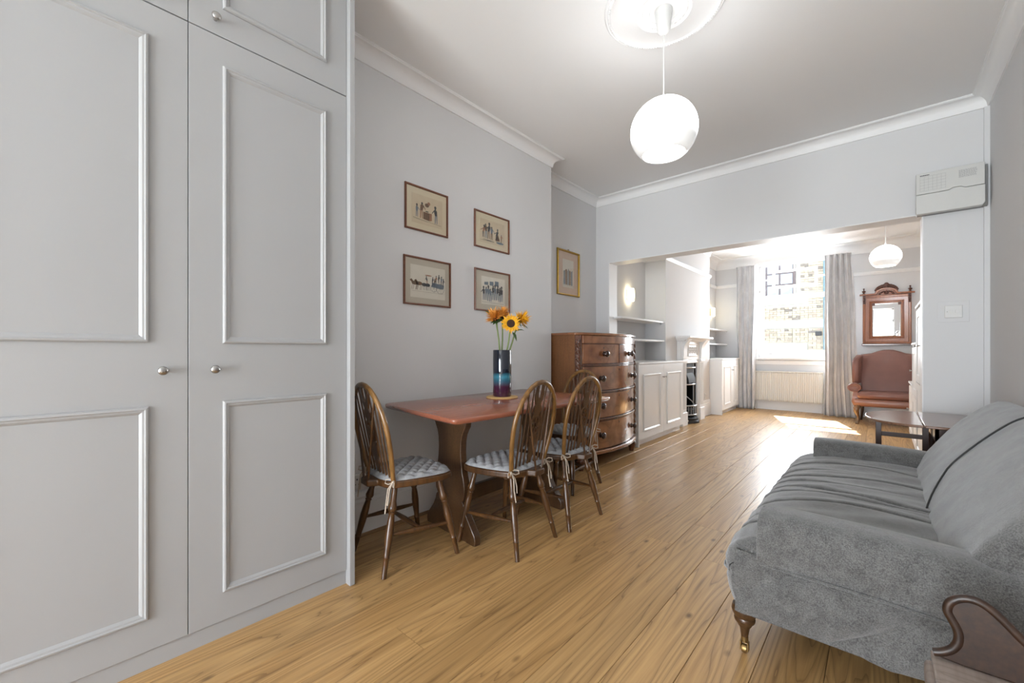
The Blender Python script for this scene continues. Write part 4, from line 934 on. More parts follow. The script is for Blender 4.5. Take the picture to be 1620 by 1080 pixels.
# shelves
def shelf(label, pts, z, brackets):
    t = thing('wall_shelf', label, 'shelf', (pts[0][0], pts[0][1], z))
    MB().prism(pts, 'z', z-0.022, z).build('board', 'white', t, world=True, bevel=0.002)
    for bx, by, ax in brackets:
        (MB().box(bx-0.20, bx, by-0.006, by+0.006, z-0.030, z-0.022).box(bx-0.010, bx, by-0.006, by+0.006, z-0.046, z-0.022)).build('bracket', 'white', t, world=True)
n1 = [(-2.578, 4.725), (-2.444, 4.725), (-2.444, 4.63), (-2.315, 4.60), (-2.295, 4.66), (-2.295, 5.846), (-2.578, 5.846)]
shelf('upper white shelf in the nearer alcove, under the wall light', n1, 1.535, [(-2.33, 5.80, 0)])
shelf('lower white shelf in the nearer alcove, above the cupboard', n1, 1.272, [(-2.33, 5.80, 0)])
n2 = [(-2.578, 7.875), (-2.35, 7.875), (-2.35, 9.29), (-2.578, 9.29)]
shelf('upper white shelf in the far alcove left of the curtain', n2, 1.540, [(-2.37, 9.25, 0)])
shelf('lower white shelf in the far alcove left of the curtain', n2, 1.262, [(-2.37, 9.25, 0)])
def sconce(label, y, z):
    t = thing('wall_light', label, 'wall light', (XRR, y, z), R(90), 'brass and glass wall lights')
    MB().box(-0.045, 0.045, -0.022, 0, -0.075, 0.075).build('back_plate', 'brass', t, bevel=0.006)
    secs = []
    for zz, q in ((-0.085, .90), (-0.070, 1.0), (0.0, 1.04), (0.070, 1.0), (0.085, .90)):
        secs.append([(0.078*math.sin(a)*q, -0.020-0.062*math.cos(a)*q, zz) for a in [R(-80+160*k/10) for k in range(11)]])
    MB().loft(secs).build('shade', 'sconce', t, smooth=50)
sconce('lit curved wall light above the shelves in the nearer alcove', 5.30, 1.88)
sconce('wall light in the far alcove, half hidden by the chimney breast', 8.96, 1.90)

# ------------------------------------------------------------------ fireplace
fp = thing('fireplace', 'white painted fireplace surround with a narrow cast iron grate', 'fireplace', (-2.22, 6.785, 0))
FX = -2.205
for y0, y1 in ((6.285, 6.475), (7.095, 7.285)):
    MB().box(XBR, FX, y0, y1, 0, 1.00).build('pilaster', 'white', fp, world=True, bevel=0.004)
    MB().box(XBR, FX+0.018, y0-0.012, y1+0.012, 0, 0.20).build('plinth_block', 'white', fp, world=True, bevel=0.006)
    ym = (y0+y1)/2; m = MB()
    for q in (-0.048, -0.016, 0.016, 0.048): m.tube([(FX+0.002, ym+q, 0.25), (FX+0.002, ym+q, 0.93)], 0.011, 8)
    m.build('reeding', 'white', fp, world=True, smooth=50)
    MB().box(XBR, FX+0.022, y0-0.008, y1+0.008, 0.945, 0.995).build('capital', 'white', fp, world=True, bevel=0.008)
    # scrolled bracket carrying the shelf
    pts = [(FX-0.02, 0.995), (FX+0.012, 1.0), (FX+0.018, 1.06), (FX+0.020, 1.14), (FX+0.030, 1.20), (FX+0.060, 1.25), (FX+0.085, 1.275), (FX+0.09, 1.295), (XBR+0.01, 1.295), (XBR+0.01, 0.995)]
    MB().loft([[(x_, yy, z_) for x_, z_ in pts] for yy in (y0+0.02, y1-0.02)]).build('bracket', 'white', fp, world=True, bevel=0.004)
MB().box(XBR, FX-0.015, 6.285, 7.285, 0.985, 1.295).build('frieze', 'white', fp, world=True, bevel=0.003)
m = MB().frame(6.56, 7.01, 1.035, 1.235, mprof, 0.0); m.v = [(FX-0.015-y_*1.6, x_, z_) for x_, y_, z_ in m.v]; m.build('frieze_panel', 'white', fp, world=True)
m = MB(); rr = random.Random(4)
for i in range(7):
    yy = 6.62+i*0.055; m.tube([(FX-0.012, yy+0.022*math.cos(a), 1.135+(0.05 if i % 2 else 0.035)*math.sin(a)) for a in [k*math.pi/5 for k in range(10)]], 0.006, 6, closed=True)
    m.ball((FX-0.010, yy, 1.135), 0.013, 8, 5); m.ball((FX-0.010, yy+0.027, 1.175), 0.009, 8, 5); m.ball((FX-0.010, yy+0.027, 1.095), 0.009, 8, 5)
m.build('carved_ornament', 'white', fp, world=True, smooth=50)
m = MB().frame(6.475, 7.095, 0.0, 0.985, [(0, 0), (0, .02), (.045, .03), (.055, .02), (.055, 0)], 0.0); m.v = [(FX-0.045-y_, x_, z_) for x_, y_, z_ in m.v]; m.build('inner_frame', 'white', fp, world=True)
# shelf with stepped moulding
def mshelf(z0, z1, o0, o1):
    return [[(XBR, 6.285-o0*.45, z0), (FX+o0, 6.285-o0*.45, z0), (FX+o0, 7.285+o0*.45, z0), (XBR, 7.285+o0*.45, z0)], [(XBR, 6.285-o1*.45, z1), (FX+o1, 6.285-o1*.45, z1), (FX+o1, 7.285+o1*.45, z1), (XBR, 7.285+o1*.45, z1)]]
m = MB(); m.loft(mshelf(1.265, 1.285, 0.045, 0.060)); m.loft(mshelf(1.285, 1.315, 0.075, 0.110)); m.loft(mshelf(1.315, 1.342, 0.135, 0.140)); m.build('mantel_shelf', 'white', fp, world=True, bevel=0.003)
# iron insert
IX = -2.262
MB().box(-2.60, -2.59, 6.505, 7.055, 0.01, 0.95).box(-2.59, IX, 6.503, 6.515, 0.0, 0.955).box(-2.59, IX, 7.045, 7.057, 0.0, 0.955).box(-2.59, IX, 6.503, 7.057, 0.945, 0.957).build('firebox', 'black', fp, world=True)
MB().box(IX-0.02, IX, 6.53, 6.60, 0.04, 0.93).box(IX-0.02, IX, 6.96, 7.03, 0.04, 0.93).box(IX-0.02, IX, 6.60, 6.96, 0.78, 0.93).build('iron_plate', 'iron', fp, world=True, bevel=0.003)
hd = MB(); secs = []
for z_, o_ in ((0.78, 0.0), (0.70, 0.035), (0.62, 0.05)): secs.append([(IX-0.03, 6.61, z_), (IX+o_, 6.62, z_), (IX+o_, 6.94, z_), (IX-0.03, 6.95, z_)])
hd.loft(secs).build('hood', 'iron', fp, world=True, bevel=0.004)
for z_ in (0.86, 0.60): MB().tube([(IX+0.01, 6.60, z_), (IX+0.055, 6.69, z_), (IX+0.065, 6.78, z_), (IX+0.055, 6.87, z_), (IX+0.01, 6.96, z_)], 0.011, 8).build('polished_bar', 'polished', fp, world=True, smooth=60)
MB().tube([(IX+0.0, 6.605, 0.93), (IX+0.0, 6.605, 0.05)], 0.007, 6).tube([(IX+0.0, 6.955, 0.93), (IX+0.0, 6.955, 0.05)], 0.007, 6).build('bead', 'polished', fp, world=True, smooth=60)
MB().tube([(IX+0.005, 6.62, 0.42), (IX+0.04, 6.78, 0.33), (IX+0.04, 6.90, 0.24), (IX+0.02, 6.95, 0.12)], 0.008, 6).build('damper_rod', 'polished', fp, world=True, smooth=60)
gr = MB()
def arc(z, o): return [(IX+o*math.sin(math.pi*k/10)+0.01, 6.60+0.36*k/10, z) for k in range(11)]
gr.tube(arc(0.27, .085), 0.011, 8).tube(arc(0.13, .085), 0.011, 8)
gr.build('grate_rail', 'polished', fp, world=True, smooth=60)
for k in range(1, 10): a = arc(0.13, .085)[k]; MB().tube([a, (a[0], a[1], 0.27)], 0.0055, 6).build('grate_bar', 'polished', fp, world=True, smooth=60)
MB().loft([[(IX, 6.59, z_)]+[(p[0]+o_, p[1], z_) for p in arc(0, .10)]+[(IX, 6.97, z_)] for z_, o_ in ((0.0, .03), (0.03, .03), (0.05, .01), (0.075, .02), (0.09, .0))]).build('ash_front', 'iron', fp, world=True, smooth=40)
MB().loft([[(IX-.2, 6.60, z_)]+[(p[0]-0.02, p[1], z_) for p in arc(0, .085)]+[(IX-.2, 6.96, z_)] for z_ in (0.11, 0.20)]).build('coal_bed', 'black', fp, world=True)

# ------------------------------------------------------------------ radiator
rd = thing('radiator', 'cream ribbed panel radiator under the window', 'radiator', (-1.30, 9.20, 0.17))
m = MB(); x = -1.835; secs = []; n = 33; pw = (1.06)/n
top = []
for i in range(n):
    xa = x+i*pw
    top += [(xa+0.004, 9.180), (xa+0.010, 9.163), (xa+pw-0.010, 9.163), (xa+pw-0.004, 9.180)]
prof = [(x-0.004, 9.215), (x-0.004, 9.178)]+top+[(-0.771, 9.178), (-0.771, 9.215)]
m.loft([[(a, b+(0.012 if q in (0, 3) else 0) if 1 < i < len(prof)-2 else b, z_) for i, (a, b) in enumerate(prof)] for q, z_ in enumerate((0.175, 0.20, 0.705, 0.725))])
m.build('front_panel', 'radiator', rd, world=True)
MB().box(x-0.006, -0.769, 9.158, 9.26, 0.722, 0.737).box(x-0.008, x-0.002, 9.165, 9.26, 0.185, 0.735).box(-0.773, -0.767, 9.165, 9.26, 0.185, 0.735).build('casing', 'radiator', rd, world=True, bevel=0.003)
MB().box(x, -0.771, 9.235, 9.26, 0.175, 0.725).build('back_panel', 'radiator', rd, world=True)
MB().tube([(x+0.02, 9.22, 0.20), (x+0.02, 9.22, 0.0)], 0.0075, 8).build('pipe', 'white', rd, world=True, smooth=60)
MB().tube([(-0.79, 9.22, 0.20), (-0.79, 9.22, 0.0)], 0.0075, 8).build('pipe', 'white', rd, world=True, smooth=60)
cl = thing('curtain_hook', 'small white hook below the left end of the window sill', 'hook', (-1.70, 9.225, 0.925))
MB().tube([(0, 0.07, 0), (0, -0.01, 0.0), (0.012, -0.03, -0.004), (0.028, -0.02, 0.006)], 0.005, 6).ball((0, 0.0, 0), 0.012, 8, 5).build('hook', 'white', cl, smooth=50)

# ------------------------------------------------------------------ curtains
def curtain(label, xt0, xt1, xb0, xb1, y, n_, amp, seed):
    rr = random.Random(seed); ph = [rr.uniform(-.5, .5) for _ in range(40)]
    t = thing('curtain', label, 'curtain', ((xt0+xt1)/2, y, 0), group='grey linen curtains')
    def fn(u, v):
        z = 2.768*(1-v)+0.006*v
        k = u*n_; i = int(k); f = k-i; ii = min(i, 38)
        phase = 2*math.pi*(k+0.13*math.sin(3*v+ph[ii])*v)
        a = amp*(0.55+0.55*v)*(1+0.35*math.sin(5*u+seed+v*2))
        yy = y+a*math.sin(phase)+0.010*math.sin(2*phase+v*4)+0.012*math.sin(9*u+7*v)*v
        x0 = xt0+(xb0-xt0)*v; x1 = xt1+(xb1-xt1)*v
        xx = x0+(x1-x0)*(u+0.35/n_*math.sin(2*phase)*0.25)+0.006*math.sin(11*v+5*u)
        return (xx, yy-0.03*(1-v)*0, z)
    o = MB().grid(fn, 120, 46).build('cloth', 'curtain', t, world=True, smooth=80)
    s_ = o.modifiers.new('thick', 'SOLIDIFY'); s_.thickness = 0.003
    m = MB()
    for i in range(int(n_)+1):
        u = (i+0.25)/n_
        if u > 1: continue
        x_, y_, z_ = fn(u, 0); m.box(x_-0.004, x_+0.004, y_-0.006, y_+0.006, z_-0.02, z_+0.012)
    m.build('hooks', 'white', t, world=True)
    MB().box(min(xt0, xt1)-0.02, max(xt0, xt1)+0.02, y-0.012, y+0.012, 2.768, 2.786).build('track', 'white', t, world=True)
curtain('full-length grey linen curtain left of the window, beside the far cupboard', -2.145, -1.800, -2.125, -1.83, 9.095, 4, 0.042, 1)
curtain('full-length grey linen curtain right of the window, beside the armchair', -0.735, -0.365, -0.745, -0.255, 8.99, 4.5, 0.058, 5)

# ------------------------------------------------------------------ wall mirror
mr = thing('wall_mirror', 'carved reddish wooden wall mirror with arched crest and two finials', 'mirror', (0.065, YW, 1.21))
def mw(x_, z_): return (x_-0.065, z_-1.21)
MB().frame(-0.300, 0.300, 0.03, 0.83, [(0, 0), (0, 0.030), (0.010, 0.034), (0.030, 0.030), (0.036, 0.036), (0.085, 0.030), (0.090, 0.020), (0.098, 0.018), (0.102, 0.026), (0.118, 0.022), (0.126, 0.012), (0.126, 0)]).build('frame', 'mirrorwood', mr, smooth=30)
MB().box(-0.312, 0.312, -0.050, 0, 0.0, 0.032).build('base_moulding', 'chestdark', mr, bevel=0.006)
MB().box(-0.300, 0.300, -0.032, 0, 0.79, 0.845).build('head_rail', 'mirrorwood', mr, bevel=0.003)
# cornice with arch
arcp = [(-0.340, 0.845), (-0.340, 0.868), (-0.16, 0.872)]
for k in range(13): a = math.pi-math.pi*k/12; arcp.append((0.145*math.cos(a), 0.872+0.085*math.sin(a)))
arcp += [(0.16, 0.872), (0.340, 0.868), (0.340, 0.845)]
inner = []
for k in range(13): a = math.pi*k/12; inner.append((0.118*math.cos(a), 0.850+0.078*math.sin(a)))
MB().loft([[(x_, y_, z_) for x_, z_ in arcp+inner] for y_ in (-0.060, 0)]).build('cornice', 'mirrorwood', mr, bevel=0.004)
MB().loft([[(x_*.97, y_, z_) for x_, z_ in inner] for y_ in (-0.034, 0)]).build('arch_panel', 'mirrorwood', mr)
m = MB()
for k in range(9): a = math.pi*(k+.5)/9; m.ball((0.085*math.cos(a), -0.036, 0.852+0.045*math.sin(a)), 0.016, 8, 5, (1, .5, 1))
m.ball((0, -0.038, 0.868), 0.024, 10, 6, (1.3, .5, .9)); m.build('arch_carving', 'mirrordark', mr, smooth=50)
m = MB()
for k in range(13):
    a = R(22+136*k/12); rr_ = 0.020+0.012*math.sin(math.pi*k/12)
    m.ball((0.140*math.cos(a), -0.040, 0.885+0.105*math.sin(a)), rr_, 8, 6, (1, .55, 1))
for q in (-1, 1): m.tube([(q*0.10, -0.045, 0.955), (q*0.065, -0.05, 0.995), (q*0.03, -0.05, 0.990), (q*0.035, -0.05, 0.965)], 0.011, 8)
m.ball((0, -0.045, 1.010), 0.033, 12, 8, (1, .5, 1)); m.ball((0, -0.045, 0.975), 0.028, 12, 8, (1.4, .5, 1)); m.build('crest', 'mirrordark', mr, smooth=50)
for q in (-1, 1):
    MB().lathe([(0.0, 0.868), (0.020, 0.868), (0.020, 0.876), (0.008, 0.882), (0.014, 0.895), (0.027, 0.912), (0.024, 0.922), (0.009, 0.928), (0.006, 0.944), (0.013, 0.952), (0.010, 0.964), (0.0, 0.970)], (q*0.285, -0.035, 0), 16).build('finial', 'mirrordark', mr, smooth=50)
    m = MB(); m.box(q*0.278-0.018, q*0.278+0.018, -0.045, -0.02, 0.70, 0.845)
    for k in range(5): m.ball((q*0.278, -0.046, 0.715+k*0.027), 0.016-0.001*k, 8, 5, (1, .6, .9))
    m.build('corner_carving', 'mirrordark', mr, smooth=50)
MB().box(-0.178, 0.178, -0.012, -0.004, 0.152, 0.708).build('glass', 'mirror', mr)
MB().frame(-0.176, 0.176, 0.154, 0.706, [(0, 0), (0, 0.002), (0.012, 0.004), (0.012, 0)], -0.0118).build('bevelled_edge', 'mirror', mr)
for q in (-1, 1): MB().box(q*0.163-0.02, q*0.163+0.02, -0.024, -0.010, 0.668, 0.715).build('corner_block', 'mirrordark', mr, bevel=0.004)

# ------------------------------------------------------------------ wing armchair (faces -y)
AX, AY = 0.085, 8.62
ac = thing('wing_armchair', 'tan leather wing armchair with curved wooden legs, under the wall mirror', 'armchair', (AX, AY, 0))
def mirx(p): return p+[(-x_, z_) for x_, z_ in reversed(p)]
bp = mirx([(0.0, 1.142), (0.06, 1.138), (0.13, 1.115), (0.20, 1.085), (0.28, 1.072), (0.335, 1.065), (0.345, 0.95), (0.32, 0.45), (0.32, 0.30)])
secs = []
for q, (yy, s_) in enumerate(((0.18, .985), (0.165, 1.0), (0.11, 1.0), (0.075, .99), (0.060, .965))):
    secs.append([(x_*s_, yy+(z_-0.3)*0.16, 0.3+(z_-0.3)*s_) for x_, z_ in bp])
MB().loft(secs).build('backrest', 'leather', ac, smooth=50)
for sg in (-1, 1):
    wp_ = [(0.20, 0.60), (-0.04, 0.60), (-0.07, 0.68), (-0.085, 0.80), (-0.080, 0.90), (-0.045, 0.985), (0.03, 1.035), (0.12, 1.055), (0.24, 1.06)]
    secs = []
    for xx, s_ in ((0.315, .93), (0.325, .98), (0.355, 1.0), (0.385, .98), (0.395, .93)):
        secs.append([(sg*(xx+(0.035 if y_ < 0 else 0)), 0.09+(y_-0.09)*s_, 0.83+(z_-0.83)*s_) for y_, z_ in wp_])
    MB().loft(secs).build('wing', 'leather', ac, smooth=50)
    # rolled arm
    secs = []
    for yy, r_ in ((-0.275, 0.055), (-0.285, 0.074), (-0.275, 0.084), (-0.20, 0.080), (0.0, 0.070), (0.14, 0.055)):
        secs.append([(sg*(0.395+r_*math.cos(a)*1.05), yy, 0.555+r_*math.sin(a)*.82) for a in [2*math.pi*k/16 for k in range(16)]])
    ar = MB().loft(secs).build('arm', 'leather', ac, smooth=50)
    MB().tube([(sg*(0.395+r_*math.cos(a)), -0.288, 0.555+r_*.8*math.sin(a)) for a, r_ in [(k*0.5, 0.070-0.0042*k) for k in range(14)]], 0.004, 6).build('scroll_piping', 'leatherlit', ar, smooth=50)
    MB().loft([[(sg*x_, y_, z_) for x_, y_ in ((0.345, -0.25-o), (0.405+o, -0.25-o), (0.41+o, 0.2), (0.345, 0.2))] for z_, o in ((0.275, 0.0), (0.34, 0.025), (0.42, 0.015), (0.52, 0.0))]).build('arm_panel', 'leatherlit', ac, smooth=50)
def rbox(x0, x1, y0, y1, z0, z1, r_, puff=0.0):
    m = MB(); secs = []
    for t_ in (0, .15, .5, .85, 1):
        z_ = z0+(z1-z0)*t_; o = {0: -r_, .15: -r_*.25, .5: 0, .85: -r_*.25, 1: -r_}[t_]; o2 = o
        ring = []
        for cx, cy, a0 in ((x1-r_+o2, y1-r_+o2, 0), (x0+r_-o2, y1-r_+o2, 90), (x0+r_-o2, y0+r_-o2, 180), (x1-r_+o2, y0+r_-o2, 270)):
            for k in range(4): a = R(a0+30*k); ring.append((cx+r_*math.cos(a), cy+r_*math.sin(a), z_))
        secs.append(ring)
    return m.loft(secs)
rbox(-0.365, 0.365, -0.36, 0.12, 0.395, 0.500, 0.035).build('seat_cushion', 'leather', ac, smooth=60)
secs = []
for z_, o in ((0.275, 0.02), (0.30, 0.0), (0.35, 0.0), (0.39, 0.012)): secs.append([(-0.40+o, -0.335+o, z_), (0.40-o, -0.335+o, z_), (0.40-o, 0.22, z_), (-0.40+o, 0.22, z_)])
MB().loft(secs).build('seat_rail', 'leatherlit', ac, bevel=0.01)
for sg in (-1, 1):
    MB().tube([(sg*0.345, -0.29, 0.29), (sg*0.370, -0.315, 0.24), (sg*0.372, -0.320, 0.20), (sg*0.350, -0.300, 0.12), (sg*0.345, -0.298, 0.06), (sg*0.358, -0.318, 0.025), (sg*0.366, -0.328, 0.006)], [.036, .040, .034, .020, .015, .022, .024], 12).build('leg', 'chairleg', ac, smooth=60)
    MB().tube([(sg*0.31, 0.20, 0.29), (sg*0.315, 0.215, 0.15), (sg*0.33, 0.25, 0.0)], [.024, .020, .015], 8).build('leg', 'sidedark', ac, smooth=60)

# ------------------------------------------------------------------ stepped cupboards on the right of the far room
st = thing('stepped_cupboard', 'white stepped storage cupboards along the right wall of the far room', 'cupboard', (0.42, 6.0, 0))
for (y0, y1, h, ds) in ((4.80, 5.95, 1.575, ((4.82, 5.37), (5.39, 5.93))), (5.95, 6.70, 1.21, ((5.97, 6.68),)), (6.70, 7.40, 0.735, ((6.72, 7.38),))):
    u = MB().box(0.295, 0.555, y0, y1, 0, h-0.02).build('unit', 'cabinet', st, world=True)
    MB().box(0.262, 0.56, y0-0.0, y1+0.012, h-0.022, h).build('cap', 'cabinet', u, world=True, bevel=0.003)
    for a, b_ in ds:
        nd = 2 if h > 1.0 else 1
        for q in range(nd):
            z0 = 0.09+(h-0.13)*q/nd; z1 = 0.09+(h-0.13)*(q+1)/nd-0.012
            d = MB().box(0.276, 0.295, a, b_, z0, z1).build('door', 'cabinet', st, world=True)
            m = MB().frame(a+0.0, b_, z0, z1, [(0, 0), (0, 0.008), (0.07, 0.008), (0.075, 0)], 0.0); m.v = [(0.276+y_, x_, z_) for x_, y_, z_ in m.v]; m.build('door_frame', 'cabinet', d, world=True)
            MB().lathe([(0.005, 0.269), (0.005, 0.255), (0.011, 0.250), (0.011, 0.244), (0.001, 0.242)], (0, b_-0.05, (z0+z1)/2), 12, 'x').build('knob', 'nickel', d, world=True, smooth=50)

# ------------------------------------------------------------------ gate-leg side table behind the sofa
sd = thing('side_table', 'small oval drop-leaf gateleg side table behind the far end of the sofa', 'table', (0.24, 4.0, 0))
H_ = 0.66; cy_ = 4.0
leafp = [(0.196, cy_+0.395)]+[(0.196-0.285*math.sin(a)**0.8, cy_+0.395*math.cos(a)) for a in [math.pi*k/16 for k in range(1, 16)]]+[(0.196, cy_-0.395)]
MB().prism(leafp, 'z', H_-0.016, H_).build('leaf', 'sidewood', sd, world=True, bevel=0.004)
MB().prism([(0.202, cy_-0.395), (0.36, cy_-0.41), (0.53, cy_-0.395), (0.53, cy_+0.395), (0.36, cy_+0.405), (0.202, cy_+0.395)], 'z', H_-0.016, H_).build('tabletop', 'sidewood', sd, world=True, bevel=0.004)
MB().box(0.25, 0.50, cy_-0.33, cy_-0.31, H_-0.10, H_-0.016).box(0.25, 0.50, cy_+0.31, cy_+0.33, H_-0.10, H_-0.016).box(0.25, 0.27, cy_-0.33, cy_+0.33, H_-0.10, H_-0.016).box(0.48, 0.50, cy_-0.33, cy_+0.33, H_-0.10, H_-0.016).build('apron', 'sidedark', sd, world=True, bevel=0.002)
tl = [(0, .020), (.05, .021), (.10, .013), (.13, .021), (.16, .013), (.25, .022), (.42, .015), (.48, .021), (.52, .013), (.60, .020), (.75, .016), (.80, .021), (1, .018)]
for lx, ly in ((0.275, cy_-0.30), (0.48, cy_-0.30), (0.275, cy_+0.30), (0.48, cy_+0.30)): MB().turned((lx, ly, H_-0.018), (lx, ly, 0), tl, 12).build('leg', 'sidedark', sd, world=True, smooth=60)
MB().box(0.26, 0.50, cy_-0.31, cy_-0.28, 0.10, 0.13).box(0.26, 0.50, cy_+0.28, cy_+0.31, 0.10, 0.13).build('stretcher', 'sidedark', sd, world=True, bevel=0.002)
gt = MB().box(-0.030, 0.002, cy_-0.016, cy_+0.016, 0.0, H_-0.018).build('gate_leg', 'sidedark', sd, world=True, bevel=0.002)
MB().box(0.210, 0.242, cy_-0.016, cy_+0.016, 0.0, H_-0.018).build('gate_leg', 'sidedark', sd, world=True, bevel=0.002)
for gz in (0.515, 0.08): MB().box(0.0, 0.212, cy_-0.011, cy_+0.011, gz, gz+0.03).build('gate_rail', 'sidedark', sd, world=True, bevel=0.002)

# ------------------------------------------------------------------ sofa
SY0, SY1 = 1.70, 3.47
sf = thing('sofa', 'grey fabric two-seat sofa with low rounded arms and turned castor legs, at the right wall', 'sofa', (0.08, 2.58, 0))
rs = random.Random(12)
cre = [(2.00, .9), (2.11, .5), (2.24, 1.0), (2.37, .75), (2.50, 1.0), (2.66, .7), (2.80, 1.0), (2.90, .6), (3.04, .85), (3.20, .4)]
prof = [(-0.375, .160), (-0.420, .185), (-0.438, .230), (-0.446, .275), (-0.440, .300), (-0.450, .320), (-0.452, .345), (-0.440, .378), (-0.410, .408), (-0.365, .430), (-0.30, .446), (-0.22, .455), (-0.12, .458), (0.0, .456), (0.10, .450), (0.20, .44)]
def pinterp(s_):
    k = s_*(len(prof)-1); i = min(int(k), len(prof)-2); f = k-i
    return (prof[i][0]*(1-f)+prof[i+1][0]*f, prof[i][1]*(1-f)+prof[i+1][1]*f)
def seatf(u, v):
    # u along y, v along the profile
    y = SY0+0.005+(SY1-SY0-0.01)*u
    x_, z_ = pinterp(v)
    e = min(y-SY0, SY1-y)
    rnd = max(0, 1-e/0.06)
    x_ += 0.030*rnd**2*(1 if v < .6 else .3); 
    if v > .35: z_ -= 0.045*rnd**2
    crown = 1-((y-2.58)/0.88)**2
    z_ += 0.010*crown*max(0, v-.35)
    h = 0.0
    for yc, st_ in cre:
        wig = 0.05*math.sin(3.0*x_+yc*9)+0.06*(x_+0.4)*math.sin(yc*17)
        d_ = (y-yc-wig)
        fade = max(0.0, min(1, (v-.30)*5))*max(0, min(1, (0.35+st_*.9-v)*4))
        h += -0.013*st_*fade*math.exp(-(d_/0.0055)**2)+0.0045*st_*fade*math.exp(-((d_-0.03)/0.024)**2)
    h += 0.003*math.sin(y*23+x_*9)+0.002*math.sin(y*41-x_*17)
    # normal-ish displacement
    if v > .55: z_ += h
    else: t_ = v/.55; z_ += h*t_; x_ -= h*(1-t_)*.8+h*.3
    if v < .3: x_ += 0.004*math.sin(y*31)+0.003*math.sin(y*57+1)
    return (x_, y, z_)
m = MB().grid(seatf, 340, 64)
# closing faces: ends and underside
n = 340; 
left = [m.v[j*(n+1)] for j in range(65)]; right = [m.v[j*(n+1)+n] for j in range(65)]
for side in (left, right):
    yv = side[0][1]; m.add(list(side)+[(0.2, yv, 0.16)], [tuple(range(len(side)+1))])
m.build('seat_cover', 'sofa', sf, world=True, smooth=70)
pt = [(-0.451+0.030*max(0, 1-min(y-SY0, SY1-y)/0.06)**2+0.003*math.sin(y*31), y, 0.303+0.006*math.sin(y*9)) for y in [SY0+0.006+(SY1-SY0-0.012)*i/60 for i in range(61)]]
MB().tube(pt, 0.0045, 6).build('seat_piping', 'sofa', sf, world=True, smooth=60)
# side panels under the arms and back, with hanging folds
def sidep(sg, ys):
    def fn(u, v):
        x_ = -0.405+0.965*u; z_ = 0.165+0.225*v
        hem = 0.006*math.sin(9*u+1)+0.006*math.sin(3*u)
        z_ += (1-v)*(hem-0.005)
        fold = 0.010*math.sin(16*u-5*v)+0.008*math.sin(31*u-9*v+1)+0.003*math.sin(53*u-13*v)
        bulge = 0.014*math.sin(math.pi*v); d_ = (u*1.9+0.55*(1-v)) % 0.31; fold += 0.007*math.exp(-((d_-.15)/.035)**2)*(1-.7*v)
        return (x_, ys+sg*(fold*(1-.4*v)+bulge), z_)
    return MB().grid(fn, 90, 22)
for sg, ys in ((-1, SY0+0.005), (1, SY1-0.005)):
    m = sidep(sg, ys); m.box(-0.385, 0.555, min(ys, ys-sg*0.05)+0.012, max(ys, ys-sg*0.05)-0.012, 0.17, 0.40)
    m.build('side_panel', 'sofa', sf, world=True, smooth=70)
def arm(yo, yi, zt, sg):
    """rounded arm between outer yo and inner yi"""
    secs = []; yc = (yo+yi)/2; hw_ = abs(yi-yo)/2
    for x_, s_, dz in ((-0.312, .88, -.006), (-0.322, .94, -.002), (-0.324, .98, 0), (-0.314, 1.0, 0), (-0.20, 1.0, .002), (-0.05, 1.0, .000), (0.10, 1.0, -.006), (0.22, 1.0, -.014), (0.34, 1.0, -.03), (0.50, 1.0, -.06)):
        ring = []
        for ay, az in ((-1, -1), (-1.04, -.55), (-1.07, -.1), (-1.03, .35), (-.88, .72), (-.60, .93), (-.2, 1.0), (.2, 1.0), (.60, .92), (.86, .70), (.98, .35), (1.0, -.1), (1.0, -.6), (1.0, -1)):
            zz = 0.455+(zt-0.455)*az if az > -.999 else 0.37
            zz = 0.375+(zt-0.375)*(az+1)/2
            zc2 = 0.46
            flare = 0.0
            ring.append((x_, yc+(hw_*ay*s_)*(1 if sg < 0 else -1)+flare, zc2+(zz-zc2)*(0.5+0.5*s_ if s_ < 1 else 1)+dz))
        secs.append(ring)
    return MB().loft(secs)
for yo, yi, sg in ((SY0-0.028, SY0+0.165, -1), (SY1+0.028, SY1-0.160, 1)):
    a_ = arm(yo, yi, 0.548, sg).build('arm', 'sofa', sf, world=True, smooth=60)
    MB().tube([(-0.322, yo-sg*0.006, 0.372), (-0.20, yo+sg*0.004, 0.374), (0.0, yo+sg*0.004, 0.372), (0.2, yo+sg*0.004, 0.36), (0.5, yo+sg*0.004, 0.32)], 0.0045, 6).build('arm_piping', 'sofa', a_, world=True, smooth=60)
    pts_ = []
    yc_ = (yo+yi)/2; hh = abs(yi-yo)/2
    for ay, az in ((-1.0, -.9), (-1.03, -.3), (-.97, .35), (-.82, .70), (-.55, .90), (0, 1.0), (.55, .90), (.80, .70), (.92, .35), (.95, -.3)): pts_.append((-0.325, yc_+hh*ay*.96*(1 if sg < 0 else -1), 0.375+0.170*(az+1)/2))
    MB().tube(cat(pts_, 3) if False else pts_, 0.0045, 6).build('front_piping', 'sofa', a_, world=True, smooth=60)
    MB().box(-0.300, -0.25, min(yo, yi)+0.03, max(yo, yi)-0.012, 0.18, 0.46).build('arm_front', 'sofa', sf, world=True, bevel=0.015)
